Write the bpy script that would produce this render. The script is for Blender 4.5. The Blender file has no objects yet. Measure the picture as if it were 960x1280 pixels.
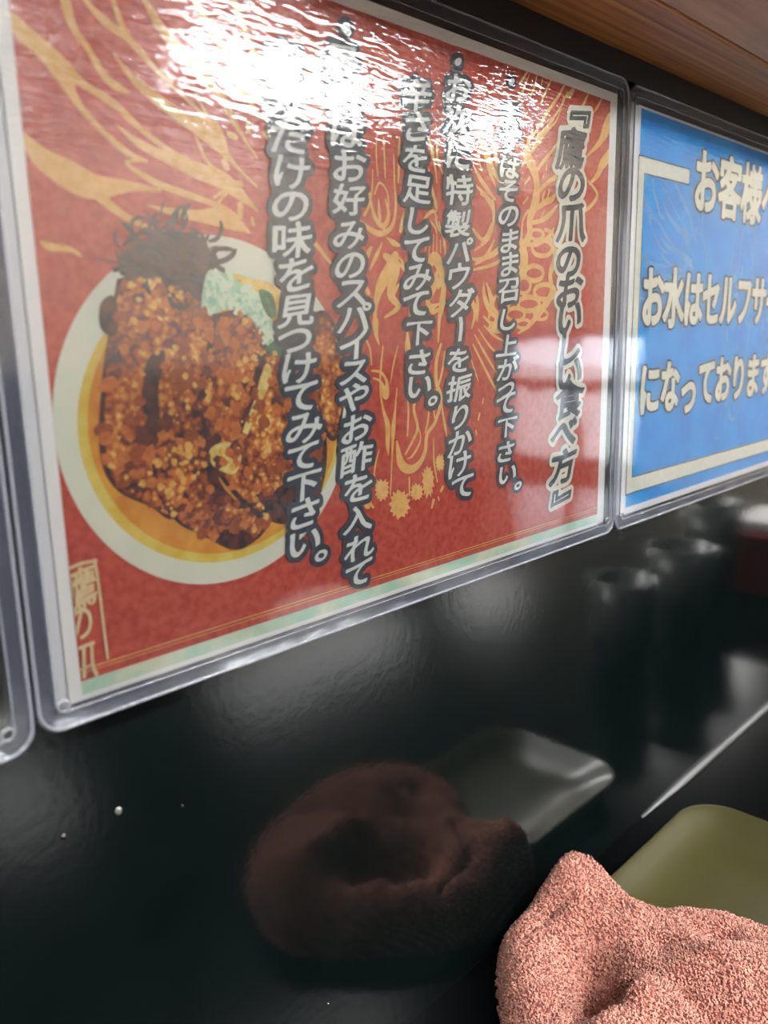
import bpy, math, random
import numpy as np
from mathutils import Matrix, Vector

C = bpy.context.scene.collection
SC = bpy.context.scene
# ------------------------------------------------------------------ camera, light, exposure
COUNTER = 0.75           # counter top height, m
CAMZ = COUNTER + 0.312
CAMY = -0.2195
PX, PZ = 0.0967, CAMZ - 0.1006      # lower left corner of the red poster on the wall

cam_d = bpy.data.cameras.new('camera'); cam = bpy.data.objects.new('camera', cam_d); C.objects.link(cam)
dx = Vector((0.69499079, -0.165474, 0.69971862)); dn = Vector((-0.71867553, -0.12980794, 0.68312179)); dd = Vector((0.02220986, 0.97763401, 0.20913744))
right = Vector((dx[0], dn[0], -dd[0])); down = Vector((dx[1], dn[1], -dd[1])); fwd = Vector((dx[2], dn[2], -dd[2]))
M = Matrix((right, -down, -fwd)).transposed().to_4x4(); M.translation = (0, CAMY, CAMZ)
cam.matrix_world = M
cam_d.sensor_fit = 'AUTO'; cam_d.sensor_width = 36; cam_d.lens = 1036/1280*36
cam_d.clip_start = 0.01; cam_d.clip_end = 200
cam_d.dof.use_dof = True; cam_d.dof.focus_distance = 0.36; cam_d.dof.aperture_fstop = 10
SC.camera = cam
SC.view_settings.view_transform = 'Standard'; SC.view_settings.look = 'None'
SC.view_settings.exposure = 1.15; SC.view_settings.gamma = 1; SC.view_settings.use_curve_mapping = False

world = bpy.data.worlds.new('world'); SC.world = world; world.use_nodes = True
wn = world.node_tree.nodes; wb = wn['Background']; wb.inputs[0].default_value = (0.80, 0.90, 1.0, 1); wb.inputs[1].default_value = 6.0

LAMP = 48.0       # radiance of the fluorescent diffusers

# ------------------------------------------------------------------ helpers
def srgb(r, g, b):
    f = lambda c: (c/255/12.92) if c/255 <= 0.04045 else ((c/255+0.055)/1.055)**2.4
    return (f(r), f(g), f(b), 1)

def mesh_obj(name, verts, faces, mat=None, parent=None, smooth=False):
    me = bpy.data.meshes.new(name)
    me.from_pydata([tuple(map(float, v)) for v in verts], [], [tuple(map(int, f)) for f in faces])
    if mat: me.materials.append(mat)
    if smooth:
        me.polygons.foreach_set('use_smooth', [True]*len(me.polygons))
    me.update()
    o = bpy.data.objects.new(name, me); C.objects.link(o)
    if parent: o.parent = parent
    return o

def thing(name, label, cat, loc=(0, 0, 0), group=None, rz=0):
    o = bpy.data.objects.new(name, None); C.objects.link(o); o.location = loc; o.rotation_euler = (0, 0, rz)
    o.empty_display_size = 0.01
    o['label'] = label; o['category'] = cat
    if group: o['group'] = group
    return o
def tag(o, label, cat, group=None):
    o['label'] = label; o['category'] = cat
    if group: o['group'] = group
    return o
def struct(o, label=None):
    o['kind'] = 'structure'
    if label: o['label'] = label
    return o

class MB:
    def __init__(s): s.v = []; s.f = []
    def box(s, x0, x1, y0, y1, z0, z1):
        b = len(s.v)
        s.v += [(x, y, z) for x in (x0, x1) for y in (y0, y1) for z in (z0, z1)]
        s.f += [tuple(b+i for i in q) for q in ((0, 1, 3, 2), (4, 6, 7, 5), (0, 4, 5, 1), (2, 3, 7, 6), (0, 2, 6, 4), (1, 5, 7, 3))]
        return s
    def lathe(s, cx, cy, prof, n=32):
        b = len(s.v); m = len(prof)
        for i in range(n):
            a = 2*math.pi*i/n
            for r, z in prof: s.v.append((cx+r*math.cos(a), cy+r*math.sin(a), z))
        for i in range(n):
            j = (i+1) % n
            for k in range(m-1):
                s.f.append((b+i*m+k, b+j*m+k, b+j*m+k+1, b+i*m+k+1))
        return s
    def tube(s, path, r, n=8, closed=False):
        b = len(s.v); P = [Vector(p) for p in path]; L = len(P)
        for i, p in enumerate(P):
            if closed: t = P[(i+1) % L]-P[i-1]
            else: t = P[min(i+1, L-1)]-P[max(i-1, 0)]
            t.normalize(); up = Vector((0, 1, 0)) if abs(t.y) < .9 else Vector((1, 0, 0))
            a = t.cross(up).normalized(); c = t.cross(a)
            for k in range(n):
                q = 2*math.pi*k/n; s.v.append(tuple(p+a*r*math.cos(q)+c*r*math.sin(q)))
        for i in range(L if closed else L-1):
            j = (i+1) % L
            for k in range(n):
                l = (k+1) % n; s.f.append((b+i*n+k, b+i*n+l, b+j*n+l, b+j*n+k))
        if not closed:
            s.f.append(tuple(b+k for k in range(n))); s.f.append(tuple(b+(L-1)*n+k for k in reversed(range(n))))
        return s
    def build(s, name, mat, parent=None, smooth=False, bevel=0):
        o = mesh_obj(name, s.v, s.f, mat, parent, smooth)
        if bevel:
            m = o.modifiers.new('bevel', 'BEVEL'); m.width = bevel; m.segments = 3
        return o

def rounded_rect(x0, x1, z0, z1, r, n=8):
    pts = []
    for cx, cz, a0 in ((x1-r, z1-r, 0), (x0+r, z1-r, 90), (x0+r, z0+r, 180), (x1-r, z0+r, 270)):
        for k in range(n+1):
            a = math.radians(a0+90*k/n); pts.append((cx+r*math.cos(a), cz+r*math.sin(a)))
    return pts

# ------------------------------------------------------------------ materials
def newmat(name):
    m = bpy.data.materials.new(name); m.use_nodes = True
    return m, m.node_tree.nodes, m.node_tree.links, m.node_tree.nodes['Principled BSDF']
def simple(name, col, rough=0.5, metal=0.0, spec=0.5, coat=0.0, ior=1.5):
    m, N, L, P = newmat(name)
    P.inputs['Base Color'].default_value = col; P.inputs['Roughness'].default_value = rough
    P.inputs['Metallic'].default_value = metal; P.inputs['Specular IOR Level'].default_value = spec
    P.inputs['Coat Weight'].default_value = coat; P.inputs['IOR'].default_value = ior
    return m
def node(N, t, **kw):
    n = N.new(t)
    for k, v in kw.items(): setattr(n, k, v)
    return n
def noise_col(m, N, L, P, c1, c2, scale, detail=4, lo=0.35, hi=0.65, vec=None, rough=0.55):
    nz = node(N, 'ShaderNodeTexNoise'); nz.inputs['Scale'].default_value = scale; nz.inputs['Detail'].default_value = detail
    nz.inputs['Roughness'].default_value = rough
    if vec is not None: L.new(vec, nz.inputs['Vector'])
    r = node(N, 'ShaderNodeValToRGB'); r.color_ramp.elements[0].position = lo; r.color_ramp.elements[1].position = hi
    r.color_ramp.elements[0].color = c1; r.color_ramp.elements[1].color = c2
    L.new(nz.outputs[0], r.inputs[0]); L.new(r.outputs[0], P.inputs['Base Color'])
    return nz, r
def bump(N, L, P, src, strength, dist, normal=None, sock='Normal'):
    b = node(N, 'ShaderNodeBump'); b.inputs['Strength'].default_value = strength; b.inputs['Distance'].default_value = dist
    L.new(src, b.inputs['Height'])
    if normal is not None: L.new(normal, b.inputs['Normal'])
    L.new(b.outputs[0], P.inputs[sock]); return b
def coords(N, L, kind='Object', scale=(1, 1, 1), rot=(0, 0, 0)):
    t = node(N, 'ShaderNodeTexCoord'); mp = node(N, 'ShaderNodeMapping')
    mp.inputs['Scale'].default_value = scale; mp.inputs['Rotation'].default_value = rot
    L.new(t.outputs[kind], mp.inputs[0]); return mp.outputs[0]

# the laminate film on the printed sheets: creased all along its upper part, smoother below
def laminate_group():
    g = bpy.data.node_groups.new('laminate_relief', 'ShaderNodeTree')
    g.interface.new_socket('Normal', in_out='OUTPUT', socket_type='NodeSocketVector')
    N, L = g.nodes, g.links
    out = N.new('NodeGroupOutput')
    t = N.new('ShaderNodeTexCoord')
    mp = N.new('ShaderNodeMapping'); mp.inputs['Scale'].default_value = (120, 1, 620); mp.inputs['Rotation'].default_value = (0, math.radians(-3), 0)
    L.new(t.outputs['Object'], mp.inputs[0])
    n1 = N.new('ShaderNodeTexNoise'); n1.inputs['Scale'].default_value = 1.0; n1.inputs['Detail'].default_value = 2.0; n1.inputs['Distortion'].default_value = 1.2
    L.new(mp.outputs[0], n1.inputs['Vector'])
    r1 = N.new('ShaderNodeMapRange'); r1.inputs[1].default_value = .3; r1.inputs[2].default_value = .7
    L.new(n1.outputs[0], r1.inputs[0])
    sx = N.new('ShaderNodeSeparateXYZ'); L.new(t.outputs['Object'], sx.inputs[0])
    mr = N.new('ShaderNodeMapRange'); mr.inputs[1].default_value = .135; mr.inputs[2].default_value = .175; mr.inputs[3].default_value = .04; mr.inputs[4].default_value = 1.0
    L.new(sx.outputs[2], mr.inputs[0])
    mu = N.new('ShaderNodeMath'); mu.operation = 'MULTIPLY'; L.new(r1.outputs[0], mu.inputs[0]); L.new(mr.outputs[0], mu.inputs[1])
    b = N.new('ShaderNodeBump'); b.inputs['Strength'].default_value = 1.0; b.inputs['Distance'].default_value = LAM_BUMP
    L.new(mu.outputs[0], b.inputs['Height'])
    n2 = N.new('ShaderNodeTexNoise'); n2.inputs['Scale'].default_value = 700; n2.inputs['Detail'].default_value = 2
    L.new(t.outputs['Object'], n2.inputs['Vector'])
    b2 = N.new('ShaderNodeBump'); b2.inputs['Strength'].default_value = .12; b2.inputs['Distance'].default_value = .0002
    L.new(n2.outputs[0], b2.inputs['Height']); L.new(b.outputs[0], b2.inputs['Normal'])
    L.new(b2.outputs[0], out.inputs[0])
    return g
LAM_BUMP = 0.00014
LAM = laminate_group()
def printmat(name, c1, c2=None, scale=260, lo=.4, hi=.6, rough=.24, spec=.5):
    m, N, L, P = newmat(name)
    P.inputs['Roughness'].default_value = rough; P.inputs['Specular IOR Level'].default_value = spec
    if c2 is None: P.inputs['Base Color'].default_value = c1
    else:
        noise_col(m, N, L, P, c1, c2, scale, 5, lo, hi, coords(N, L))
    gn = N.new('ShaderNodeGroup'); gn.node_tree = LAM; L.new(gn.outputs[0], P.inputs['Normal'])
    return m

M_paper = printmat('white_paper', srgb(238, 240, 242), rough=.3)
M_backpaper = printmat('white_backing_paper', srgb(222, 226, 234), rough=.4)
M_red = printmat('red_print', srgb(176, 58, 40), srgb(198, 82, 58), 330, .38, .62)
M_tan = printmat('tan_print', srgb(222, 176, 92), srgb(232, 192, 120), 300)
M_cyan = printmat('pale_cyan_print', srgb(168, 216, 196), srgb(214, 226, 200), 60)
M_slate = printmat('slate_ink', srgb(44, 54, 66), srgb(56, 66, 78), 200)
M_white = printmat('white_ink', srgb(222, 230, 228))
M_cream = printmat('cream_ink', srgb(224, 226, 208), srgb(232, 232, 220), 220)
M_sealink = printmat('seal_ink', srgb(232, 214, 170), srgb(224, 200, 150), 500)
M_blue = printmat('blue_print', srgb(0, 150, 232), srgb(0, 164, 240), 40)
M_lightblue = printmat('light_blue_print', srgb(58, 160, 224), srgb(96, 180, 232), 60)
M_plate = printmat('plate_print', srgb(212, 222, 208), srgb(228, 230, 214), 40, .35, .7)
M_broth = printmat('broth_print', srgb(204, 126, 34), srgb(226, 168, 54), 90, .35, .65)
M_brothrim = printmat('broth_edge_print', srgb(214, 184, 62), srgb(222, 206, 104), 90)
M_egg = printmat('egg_print', srgb(214, 170, 60), srgb(236, 208, 110), 300)
M_nori = printmat('seaweed_print', srgb(48, 34, 34), srgb(84, 54, 44), 260)
M_nori2 = printmat('seaweed_highlight_print', srgb(92, 64, 54), srgb(66, 66, 84), 200)
M_onion = printmat('onion_print', srgb(132, 190, 164), srgb(190, 220, 196), 420)
M_onion2 = printmat('onion_light_print', srgb(214, 230, 206))
M_herb = printmat('herb_print', srgb(40, 96, 62), srgb(70, 130, 80), 400)
M_dark = printmat('sauce_shadow_print', srgb(46, 26, 24), srgb(96, 44, 26), 260)
M_cutface = printmat('cut_meat_print', srgb(206, 176, 84), srgb(232, 214, 130), 300)
CR = [printmat('crumb_print_%s' % w, a, b, 500) for w, a, b in (
    ('dark', srgb(92, 40, 24), srgb(122, 58, 28)), ('brown', srgb(142, 68, 28), srgb(166, 84, 34)),
    ('orange', srgb(188, 102, 40), srgb(206, 122, 52)), ('gold', srgb(218, 156, 62), srgb(232, 186, 92)))]
def crust_material():
    m, N, L, P = newmat('crust_print')
    P.inputs['Roughness'].default_value = .22
    v = coords(N, L)
    nz = node(N, 'ShaderNodeTexNoise'); nz.inputs['Scale'].default_value = 75; nz.inputs['Detail'].default_value = 3; L.new(v, nz.inputs[0])
    nf = node(N, 'ShaderNodeTexNoise'); nf.inputs['Scale'].default_value = 520; nf.inputs['Detail'].default_value = 5; nf.inputs['Roughness'].default_value = .7; L.new(v, nf.inputs[0])
    vo = node(N, 'ShaderNodeTexVoronoi'); vo.inputs['Scale'].default_value = 420; L.new(v, vo.inputs['Vector'])
    a = node(N, 'ShaderNodeMath', operation='MULTIPLY_ADD'); a.inputs[1].default_value = 1.0; L.new(nz.outputs[0], a.inputs[0])
    b = node(N, 'ShaderNodeMath', operation='MULTIPLY'); b.inputs[1].default_value = .75; L.new(nf.outputs[0], b.inputs[0]); L.new(b.outputs[0], a.inputs[2])
    s = node(N, 'ShaderNodeMath', operation='MULTIPLY_ADD'); s.inputs[1].default_value = -.35; L.new(vo.outputs['Distance'], s.inputs[0]); L.new(a.outputs[0], s.inputs[2])
    r = node(N, 'ShaderNodeValToRGB'); e = r.color_ramp.elements
    e[0].position = .48; e[0].color = srgb(66, 28, 22); e[1].position = .98; e[1].color = srgb(244, 206, 116)
    for p, c in ((.6, srgb(124, 58, 28)), (.72, srgb(176, 90, 34)), (.84, srgb(212, 138, 54))):
        q = e.new(p); q.color = c
    L.new(s.outputs[0], r.inputs[0]); L.new(r.outputs[0], P.inputs['Base Color'])
    gn = N.new('ShaderNodeGroup'); gn.node_tree = LAM; L.new(gn.outputs[0], P.inputs['Normal'])
    return m
M_crust = crust_material()

def clear_sheet(name, milk=0.0, wav=.5, rough=.03, ior=1.5, tint=(0.97, 0.98, 0.99, 1), milkcol=(0.5, 0.52, 0.58, 1), crease=0.0):
    m, N, L, P = newmat(name); N.remove(P)
    out = N['Material Output']
    tr = N.new('ShaderNodeBsdfTransparent'); tr.inputs[0].default_value = tint
    gl = N.new('ShaderNodeBsdfGlossy'); gl.inputs['Roughness'].default_value = rough
    df = N.new('ShaderNodeBsdfDiffuse'); df.inputs[0].default_value = milkcol
    fr = N.new('ShaderNodeFresnel'); fr.inputs[0].default_value = ior
    v = coords(N, L, 'Object')
    nz = node(N, 'ShaderNodeTexNoise'); nz.inputs['Scale'].default_value = 22; nz.inputs['Detail'].default_value = 2; L.new(v, nz.inputs[0])
    b = node(N, 'ShaderNodeBump'); b.inputs['Strength'].default_value = wav; b.inputs['Distance'].default_value = .002; L.new(nz.outputs[0], b.inputs['Height'])
    L.new(b.outputs[0], gl.inputs['Normal']); L.new(b.outputs[0], fr.inputs['Normal'])
    if crease:
        mp = N.new('ShaderNodeMapping'); mp.inputs['Scale'].default_value = (95, 1, 520); mp.inputs['Rotation'].default_value = (0, math.radians(-4), 0); tc = N.new('ShaderNodeTexCoord'); L.new(tc.outputs['Object'], mp.inputs[0])
        n1 = N.new('ShaderNodeTexNoise'); n1.inputs['Scale'].default_value = 1; n1.inputs['Detail'].default_value = 1.5; n1.inputs['Distortion'].default_value = 1.0; L.new(mp.outputs[0], n1.inputs[0])
        sx = N.new('ShaderNodeSeparateXYZ'); L.new(tc.outputs['Object'], sx.inputs[0])
        mr = N.new('ShaderNodeMapRange'); mr.inputs[1].default_value = .15; mr.inputs[2].default_value = .185; mr.inputs[3].default_value = .0; mr.inputs[4].default_value = 1.0; L.new(sx.outputs[2], mr.inputs[0])
        mu = N.new('ShaderNodeMath'); mu.operation = 'MULTIPLY'; L.new(n1.outputs[0], mu.inputs[0]); L.new(mr.outputs[0], mu.inputs[1])
        b4 = N.new('ShaderNodeBump'); b4.inputs['Strength'].default_value = 1; b4.inputs['Distance'].default_value = crease; L.new(mu.outputs[0], b4.inputs['Height']); L.new(b.outputs[0], b4.inputs['Normal'])
        for k in (gl, fr): L.new(b4.outputs[0], k.inputs['Normal'])
    m1 = N.new('ShaderNodeMixShader'); m1.inputs[0].default_value = milk; L.new(tr.outputs[0], m1.inputs[1]); L.new(df.outputs[0], m1.inputs[2])
    m2 = N.new('ShaderNodeMixShader'); L.new(fr.outputs[0], m2.inputs[0]); L.new(m1.outputs[0], m2.inputs[1]); L.new(gl.outputs[0], m2.inputs[2])
    L.new(m2.outputs[0], out.inputs[0])
    return m
M_sleeve = clear_sheet('clear_vinyl_sheet', 0.015, .12, .06, crease=.000085)
M_weld = clear_sheet('clear_vinyl_edge', 0.18, .5, .12, 1.5, milkcol=srgb(96, 102, 116))
M_rim = clear_sheet('clear_vinyl_rim', 0.4, .2, .15, 1.6, milkcol=srgb(140, 144, 156))

def panel_material(name, base, rough, ior):
    m, N, L, P = newmat(name)
    P.inputs['IOR'].default_value = ior; P.inputs['Roughness'].default_value = rough
    v = coords(N, L)
    noise_col(m, N, L, P, base, tuple(c*1.5 for c in base[:3])+(1,), 30, 6, .3, .8, v)
    n2 = node(N, 'ShaderNodeTexNoise'); n2.inputs['Scale'].default_value = 260; n2.inputs['Detail'].default_value = 2; L.new(v, n2.inputs[0])
    n3 = node(N, 'ShaderNodeTexNoise'); n3.inputs['Scale'].default_value = 6; n3.inputs['Detail'].default_value = 1; L.new(v, n3.inputs[0])
    b = node(N, 'ShaderNodeBump'); b.inputs['Strength'].default_value = .1; b.inputs['Distance'].default_value = .0003; L.new(n2.outputs[0], b.inputs['Height'])
    b3 = node(N, 'ShaderNodeBump'); b3.inputs['Strength'].default_value = .1; b3.inputs['Distance'].default_value = .004; L.new(n3.outputs[0], b3.inputs['Height'])
    L.new(b.outputs[0], b3.inputs['Normal']); L.new(b3.outputs[0], P.inputs['Normal'])
    return m
M_panel = panel_material('black_lacquer', (.0011, .0022, .0022, 1), .09, 1.48)
M_counter = panel_material('black_counter', (.0008, .0010, .0012, 1), .16, 1.14)

def wood_material():
    m, N, L, P = newmat('varnished_wood')
    P.inputs['Roughness'].default_value = .42
    v = coords(N, L, 'Object', (4, 420, 90))
    nz = node(N, 'ShaderNodeTexNoise'); nz.inputs['Scale'].default_value = 1.0; nz.inputs['Detail'].default_value = 7; nz.inputs['Roughness'].default_value = .62; nz.inputs['Distortion'].default_value = .4; L.new(v, nz.inputs[0])
    r = node(N, 'ShaderNodeValToRGB'); e = r.color_ramp.elements
    e[0].position = .32; e[0].color = srgb(120, 72, 30); e[1].position = .72; e[1].color = srgb(220, 158, 92)
    q = e.new(.5); q.color = srgb(182, 118, 58)
    L.new(nz.outputs[0], r.inputs[0]); L.new(r.outputs[0], P.inputs['Base Color'])
    bump(N, L, P, nz.outputs[0], .35, .001)
    return m
M_wood = wood_material()
M_ply = simple('pale_brown_board', srgb(170, 124, 98), .55)
def ply_material():
    m, N, L, P = newmat('brown_board')
    P.inputs['Roughness'].default_value = .5
    v = coords(N, L, 'Object', (9, 130, 40))
    noise_col(m, N, L, P, srgb(184, 130, 92), srgb(218, 168, 126), 1.0, 6, .3, .7, v)
    return m
M_ply = ply_material()
M_black_wood = simple('black_stained_wood', srgb(30, 24, 21), .7, spec=.15)
M_metal = simple('dull_trim', (.10, .102, .105, 1), .45, 0.5)
M_tray = simple('olive_plastic', srgb(44, 42, 17), .30, coat=.2)
def terry_material(name, c1, c2):
    m, N, L, P = newmat(name)
    P.inputs['Roughness'].default_value = .95; P.inputs['Specular IOR Level'].default_value = .15
    P.inputs['Sheen Weight'].default_value = .1; P.inputs['Sheen Roughness'].default_value = .5
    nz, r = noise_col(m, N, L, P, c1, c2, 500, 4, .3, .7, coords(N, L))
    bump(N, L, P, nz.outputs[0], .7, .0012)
    return m
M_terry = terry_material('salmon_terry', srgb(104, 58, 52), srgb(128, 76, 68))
M_loops = terry_material('salmon_terry_loops', srgb(126, 74, 66), srgb(192, 138, 120))  # loops lighter than the cloth: highlight on their tips put into the colour

# ------------------------------------------------------------------ setting
WX0, WX1, WY0, H = -2.0, 5.4, -4.6, 2.5
PANEL_Y = 0.0035
def box_obj(name, x0, x1, y0, y1, z0, z1, mat, parent=None, bevel=0):
    return MB().box(x0, x1, y0, y1, z0, z1).build(name, mat, parent, bevel=bevel)
M_wall = simple('cream_plaster', srgb(164, 152, 136), .8)
M_ceiling = simple('white_ceiling', srgb(215, 212, 204), .85)
def floor_material():
    m, N, L, P = newmat('pale_floor'); P.inputs['Roughness'].default_value = .15
    noise_col(m, N, L, P, srgb(38, 38, 37), srgb(52, 52, 50), 2.5, 5, .35, .7, coords(N, L)); return m
M_floor = floor_material()
M_wainscot = simple('dark_wainscot', srgb(46, 36, 32), .45)
M_cushion = simple('pale_grey_vinyl', srgb(196, 198, 192), .5)
M_seat = simple('black_vinyl', srgb(20, 20, 22), .4)
M_frame = simple('dark_door_frame', srgb(52, 44, 40), .4)
M_pane = clear_sheet('window_glass', 0, 0, .0)
M_light = None
def emit(name, col, s):
    m, N, L, P = newmat(name); P.inputs['Emission Color'].default_value = col; P.inputs['Emission Strength'].default_value = s
    P.inputs['Base Color'].default_value = (.8, .8, .8, 1); return m
M_light = emit('lit_diffuser', (1.0, .985, .97, 1), LAMP)
M_fix = simple('white_enamel', srgb(228, 228, 226), .4)
M_pave = simple('pavement', srgb(196, 194, 188), .9)

struct(box_obj('floor', WX0, WX1, WY0, .6, -.1, 0, M_floor))
struct(box_obj('ceiling', WX0, WX1, WY0, .6, H, H+.1, M_ceiling))
struct(box_obj('wall_left', WX0-.1, WX0, WY0-.1, .6, -.1, H+.1, M_wall))
struct(box_obj('wall_front', WX0, WX1, PANEL_Y, .12, COUNTER-.0, CAMZ+.40, M_panel))   # lacquered upstand behind the counter
struct(box_obj('wall_front_lower', WX0, WX1, PANEL_Y, .12, 0, COUNTER, M_black_wood))
struct(box_obj('wall_front_upper', WX0, WX1, PANEL_Y, .12, CAMZ+.40, H, M_wall))
struct(box_obj('wall_back', WX0, WX1+.1, WY0-.1, WY0, 0, H, M_wall))
# right wall with glazed door
b = MB(); dy0, dy1, dz1 = -3.7, -2.5, 2.05
b.box(WX1, WX1+.1, WY0, dy0, 0, H); b.box(WX1, WX1+.1, dy1, .6, 0, H); b.box(WX1, WX1+.1, dy0, dy1, dz1, H)
struct(b.build('wall_right', M_wall))
d = MB()
for y0, y1 in ((dy0, dy0+.08), (dy1-.08, dy1), ((dy0+dy1)/2-.05, (dy0+dy1)/2+.05)): d.box(WX1+.01, WX1+.06, y0, y1, 0, dz1)
for z0, z1 in ((0, .12), (.62, .70), (1.0, 1.06), (dz1-.08, dz1)): d.box(WX1+.01, WX1+.06, dy0, dy1, z0, z1)
d = struct(d.build('door_1', M_frame))
for y0, y1 in ((dy0+.08, (dy0+dy1)/2-.05), ((dy0+dy1)/2+.05, dy1-.08)):
    for z0, z1 in ((.12, .62), (.70, 1.0)):
        box_obj('pane', WX1+.03, WX1+.035, y0, y1, z0, z1, M_pane, d)
    box_obj('glare_block_panel', WX1+.025, WX1+.045, y0, y1, 1.06, dz1-.08, M_wall, d)  # solid upper half added to block the door's glare on the poster title
struct(box_obj('ground', WX0-20, WX1+20, WY0-20, 20, -.2, -.11, M_pave))

# ceiling lamps
def lamp(x, y, label, lx=1.25, ly=.13, group='ceiling fluorescent lamps'):
    t = thing('ceiling_lamp', label, 'lamp', (x, y, H), group)
    MB().box(-lx/2-.03, lx/2+.03, -ly-.03, ly+.03, -.05, -.001).build('housing', M_fix, t)
    box_obj('diffuser', -lx/2, lx/2, -ly, ly, -.075, -.051, M_light, t)
    return t
for x, y, lx, ly, l in ((1.22, -3.35, .40, .38, 'square ceiling lamp nearest the left wall, behind the camera'), (2.72, -3.5, .5, .26, 'ceiling lamp mirrored as the left white glare on the creased red poster'),
                        (3.5, -3.62, .95, .30, 'ceiling lamp mirrored as the middle of the white glare on the creased red poster'), (4.95, -3.55, .55, .24, 'ceiling lamp mirrored as the right white glare on the creased red poster')):
    lamp(x, y, l, lx, ly)
for x, y, l in ((-.9, -1.3, 'left of the stools'), (.9, -1.3, 'right above the stools'), (4.3, -1.6, 'right of the stools')): lamp(x, y, 'ceiling lamp %s added for general light, out of frame' % l, group='near ceiling lamps added out of frame')  # unseen lamps added for general light on counter, towel and posters

# counter, trim, shelf
ct = thing('counter', 'glossy black counter top under the towel and the olive tray', 'counter', (0, 0, 0))
box_obj('counter_top', WX0+.001, WX1-.001, -.45, PANEL_Y-.0001, COUNTER-.04, COUNTER, M_counter, ct)
box_obj('apron', WX0+.001, WX1-.001, -.05, PANEL_Y-.0005, 0.001, COUNTER-.0405, M_black_wood, ct)
q = []
for k in range(7):
    a = math.pi/2*k/6; q.append((PANEL_Y-.0002-.0032*math.cos(a), COUNTER+.0002+.0032*math.sin(a)))
q += [(PANEL_Y-.0002, COUNTER+.0002)]
v = [(x, a, c) for x in (.462, .52, 3.0) for a, c in [(PANEL_Y-.0002+(a-PANEL_Y+.0002)*(.25 if x < .5 else 1), COUNTER+.0002+(c-COUNTER-.0002)*(.25 if x < .5 else 1)) for a, c in q]]; n = len(q)
tr = mesh_obj('edge_trim', v, [(k*n+i, k*n+(i+1) % n, (k+1)*n+(i+1) % n, (k+1)*n+i) for k in (0, 1) for i in range(n)]+[tuple(range(n)), tuple(range(3*n-1, 2*n-1, -1))], M_metal, smooth=False)
tag(tr, 'thin pale trim strip along the joint of black panel and counter beyond the tray', 'trim')

SHZ = CAMZ+.1305
sh = thing('wall_shelf', 'brown wooden shelf seen from below above the posters', 'shelf', (0, 0, SHZ))
def warped_board(name, x0, x1, y0, y1, z0, z1, mat):
    return box_obj(name, x0, x1, y0, y1, z0, z1, mat, sh, bevel=.0015)
warped_board('board', -.6, 2.6, -.0405, .0, 0, .024, M_wood)
warped_board('board', -.6, 2.6, -.079, -.0412, .0006, .024, M_ply)
box_obj('batten', -.6, 2.6, -.001, PANEL_Y-.0002, -.0115, .022, M_black_wood, sh)

# specks on the panel
def speck(px, pz, r, mat, seed):
    rnd = random.Random(seed); n = 12; v = []; 
    for rr, y in ((1, -.00001), (.6, -.0005), (.1, -.0007)):
        for k in range(n):
            a = 6.2832*k/n; q = r*rr*(.8+.4*rnd.random()); v.append((px+q*math.cos(a), PANEL_Y+y, pz+1.3*q*math.sin(a)))
    f = [(i*n+k, i*n+(k+1) % n, (i+1)*n+(k+1) % n, (i+1)*n+k) for i in range(2) for k in range(n)]+[tuple(2*n+k for k in range(n))]
    return mesh_obj('dried_droplet', v, f, mat, smooth=True)
M_drop = simple('dried_sauce', srgb(84, 84, 80), .3); M_drop2 = simple('dark_sauce', srgb(14, 8, 8), .3)
DROPDATA = [(0.1074, CAMZ-0.1427, 0.0011, M_drop), (0.0897, CAMZ-0.1430, 0.0008, M_drop2), (0.1295, CAMZ-0.1510, 0.0005, M_drop2), (0.1888, CAMZ-0.2681, 0.0004, M_drop)]
DROPLAB = ['pale ring-shaped dried droplet on the black panel below the red poster', 'small dark droplet lower left on the black panel', 'tiny dark speck right of the pale droplet on the panel', 'tiny pale speck low on the black panel near the counter']
for i_, (x_, z_, r_, m_) in enumerate(DROPDATA):
    d_ = speck(x_, z_, r_, m_, i_)
    tag(d_, DROPLAB[i_], 'stain')

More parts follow.
